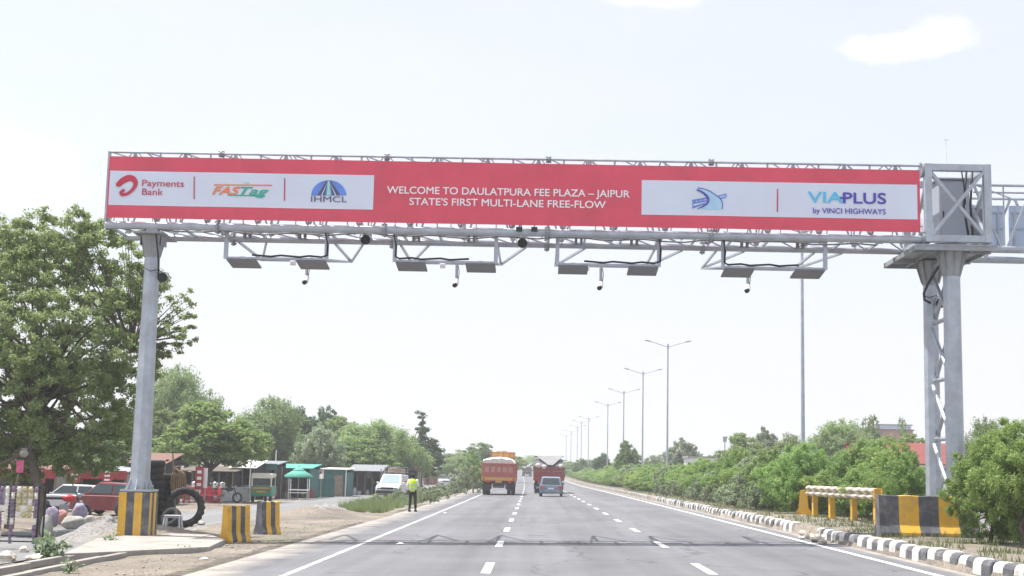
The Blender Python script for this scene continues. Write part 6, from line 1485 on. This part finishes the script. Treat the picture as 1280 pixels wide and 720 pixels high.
b.path([(0.05, 0, -.2), (.03, 0, .1), Vector((.02, 0, 1.0)), tp], [.2, .16, .14, .12], 10); b.path([tp, tp.lerp(tp2, .5)+Vector((.1, 0, 0)), tp2], [.12, .1, .07], 8)
for i in nr.choice(len(C1), 60, replace=False):
    c = Vector(C1[i, :3]); s_ = tp.lerp(tp2, nr.uniform(0, 1)); b.path([s_, s_.lerp(c, .5)+Vector((0, 0, .25)), c], [.055, .035, .01], 5)
for i in range(0, len(C2), 2):
    c = Vector(C2[i, :3]); s_ = Vector(P(165, 440, 39.6)-bt_.location); b.path([s_, s_.lerp(c, .5)+Vector((0, 0, .12)), c], [.03, .018, .006], 5)
b.path([tp2, Vector(P(110, 450, 39.8)-bt_.location), Vector(P(165, 440, 39.6)-bt_.location)], [.08, .06, .04], 6)
b.build('trunk', m_bark, bt_)
t = thing('bare_trunk', 'second darker trunk under the crown at the far left edge', 'tree', (P(12, 640, 43).x, 43, zr(-15, 43))); b = MB(); b.path([(0, 0, -.1), (.1, 0, 1.4), (0, .1, 3.0)], [.16, .13, .10], 8); b.build('trunk', m_bark, t)
b = MB(); q0 = P(-10, 585, 38)-t.location; b.path([(0.02, .0, 2.0), P(28, 567, 38.5)-t.location, q0], [.07, .05, .04], 6); b.build('limb', m_bark, t)

# weeds and grass
def weed(label, px, py, w, h, m=L_grey, nl=80, ls=.09, cat='weed'):
    p = G(px, py); t = thing('leafy_weed', label, cat, p); pos = []; nn = []; b = MB()
    for s_ in range(9):
        a = rnd.uniform(0, 6.28); r = rnd.uniform(.05, .5)*w; hh = h*rnd.uniform(.5, 1); e = Vector((r*math.cos(a), r*math.sin(a), hh)); b.path([(0, 0, 0), (e.x*.4, e.y*.4, hh*.6), e], [.014, .01, .005], 5)
        for k in range(nl//9):
            f = rnd.uniform(.25, 1); pos.append([e.x*f+rnd.gauss(0, .06), e.y*f+rnd.gauss(0, .06), e.z*f+rnd.gauss(0, .04)]); nn.append([rnd.gauss(0, .3), -.3+rnd.gauss(0, .3), .9])
    b.build('stem', m_bark, t); leaf_object('foliage', m, np.array(pos), np.array(nn), ls, .6, t); return t
L_weed = leafmat('leaves_weed', (.10, .20, .06), (.32, .42, .26))
weed('big pale-leaved weed growing beside the drain below the tree trunk', 58, 702, .85, .68, L_weed, 170, .075)
weed('small weed growing on the inner side of the drain', 86, 716, .4, .22, L_weed, 60, .04); weed('small weed beside the gravel heap left of the plinth', 139, 683, .45, .30, L_weed, 60, .045)
weed('small weed on the verge below the slab', 232, 690, .35, .12, L_weed, 50, .035)
def grass(name, label, pts, ls, m=L_grass, blades=True):
    n = len(pts); a = nr.uniform(0, 6.28, n); h = ls[0]+(ls[1]-ls[0])*nr.random(n); w = .012+.010*nr.random(n); lx = nr.normal(0, .28, n)*h; ly = nr.normal(0, .28, n)*h
    dx = np.cos(a)*w; dy = np.sin(a)*w; P0 = pts; v = np.empty((n, 3, 3)); v[:, 0] = P0-np.c_[dx, dy, 0*dx]; v[:, 1] = P0+np.c_[dx, dy, 0*dx]; v[:, 2] = P0+np.c_[lx, ly, h]
    me = bpy.data.meshes.new(name); me.vertices.add(n*3); me.vertices.foreach_set('co', v.ravel()); me.loops.add(n*3); me.loops.foreach_set('vertex_index', np.arange(n*3)); me.polygons.add(n); me.polygons.foreach_set('loop_start', np.arange(n)*3); me.polygons.foreach_set('loop_total', np.full(n, 3)); me.update(calc_edges=True)
    at = me.attributes.new('leaf_tint', 'FLOAT', 'FACE'); at.data.foreach_set('value', nr.uniform(0, 1, n)); me.materials.append(m); o = bpy.data.objects.new(name, me); COL.objects.link(o); return tag(o, label, 'grass', kind='stuff')
pl_ = []
while len(pl_) < 26000:          # strip between carriageway and service road, from beyond the shoulder bay
    y = 62+(nr.random()**1.5)*190; u = nr.uniform(-9.9, -6.7)
    if hashn(u*2.2, y*.9)+.5*hashn(u*6, y*3) < -.25: continue
    if y < 70 and u < -9.2+(70-y)*.1: continue
    x = cx(y)+u; pl_.append((x, y, zr(x, y)-.03))
grass('verge_grass', 'rough green grass and weeds between the highway and the service road', np.array(pl_), (.12, .5))
pl_ = []
while len(pl_) < 14000:
    y = 17+(nr.random()**1.6)*110; u = nr.uniform(8.15, 12.8)
    if hashn(u*2.5, y*1.3)+.4*hashn(u*7, y*4) < .15: continue
    x = cx(y)+u; pl_.append((x, y, zg(x, y)-.03))
grass('median_grass', 'dry grass and weeds growing on the raised median', np.array(pl_), (.05, .22))
# bigger weeds in the left strip
for i, (px, y, w, h, lb) in enumerate([(470, 82, 1.3, .6, 'tall weed at the near end of the grass strip'), (499, 84, 1.2, .8, 'tall weed just left of the man in the vest'), (537, 80, 1.2, .9, 'weed right of the man in the vest'), (552, 96, 1.6, 1.1, 'rounded weed beyond the man in the vest'), (568, 108, 1.8, 1.3, 'weed in the strip below the distant saloon'), (583, 118, 2.4, 2.6, 'tall green bush left of the orange truck'), (592, 128, 2.8, 3.4, 'taller green bush close by the orange truck'), (574, 138, 2.6, 2.6, 'pale green bush at the edge of the highway before the tree belt'), (450, 76, 1.0, .45, 'low weed at the tip of the grass strip'), (600, 150, 3, 3.4, 'green bush partly hidden by the orange truck')]):
    x = P(px, 600, y).x; place('shrub' if i % 2 else ('shrub' if h < 2 else 'bush2'), (x, y, zr(x, y)-.03), w, h, None, lb, 'shrub', 'shrubs in the left strip')
for i in range(16):
    y = 84+i*5.2+rnd.uniform(-1.5, 1.5); u = rnd.uniform(-9.5, -7.1); x = cx(y)+u
    place('shrub', (x, y, zr(x, y)-.03), rnd.uniform(.8, 1.7), rnd.uniform(.4, .95), None, f'rough weed clump, {ORD[i]} in the grass strip going away beyond the man in the vest', 'shrub', 'weed clumps in the left strip')
for q in list(PROTO.values()):
    if not q['used']:
        for ch in [c for c in bpy.data.objects if c.parent == q['t']]: bpy.data.objects.remove(ch)
        bpy.data.objects.remove(q['t'])

# ------------------------------------------------------------------ haze
hz = MB(); hz.box((0, 700, 11.5), (2600, 3000, 31)); ho = hz.build('haze', None or m_white); ho.data.materials.clear()
mh = bpy.data.materials.new('haze'); mh.use_nodes = True; t_ = mh.node_tree; t_.nodes.clear(); o_ = N(t_, 'ShaderNodeOutputMaterial'); pv = N(t_, 'ShaderNodeVolumePrincipled', Density=.0008, Anisotropy=.2)
pv.inputs['Color'].default_value = (.93, .96, 1, 1); t_.links.new(pv.outputs[0], o_.inputs['Volume']); ho.data.materials.append(mh); ho['kind'] = 'stuff'; ho['label'] = 'pale summer haze over the whole road'
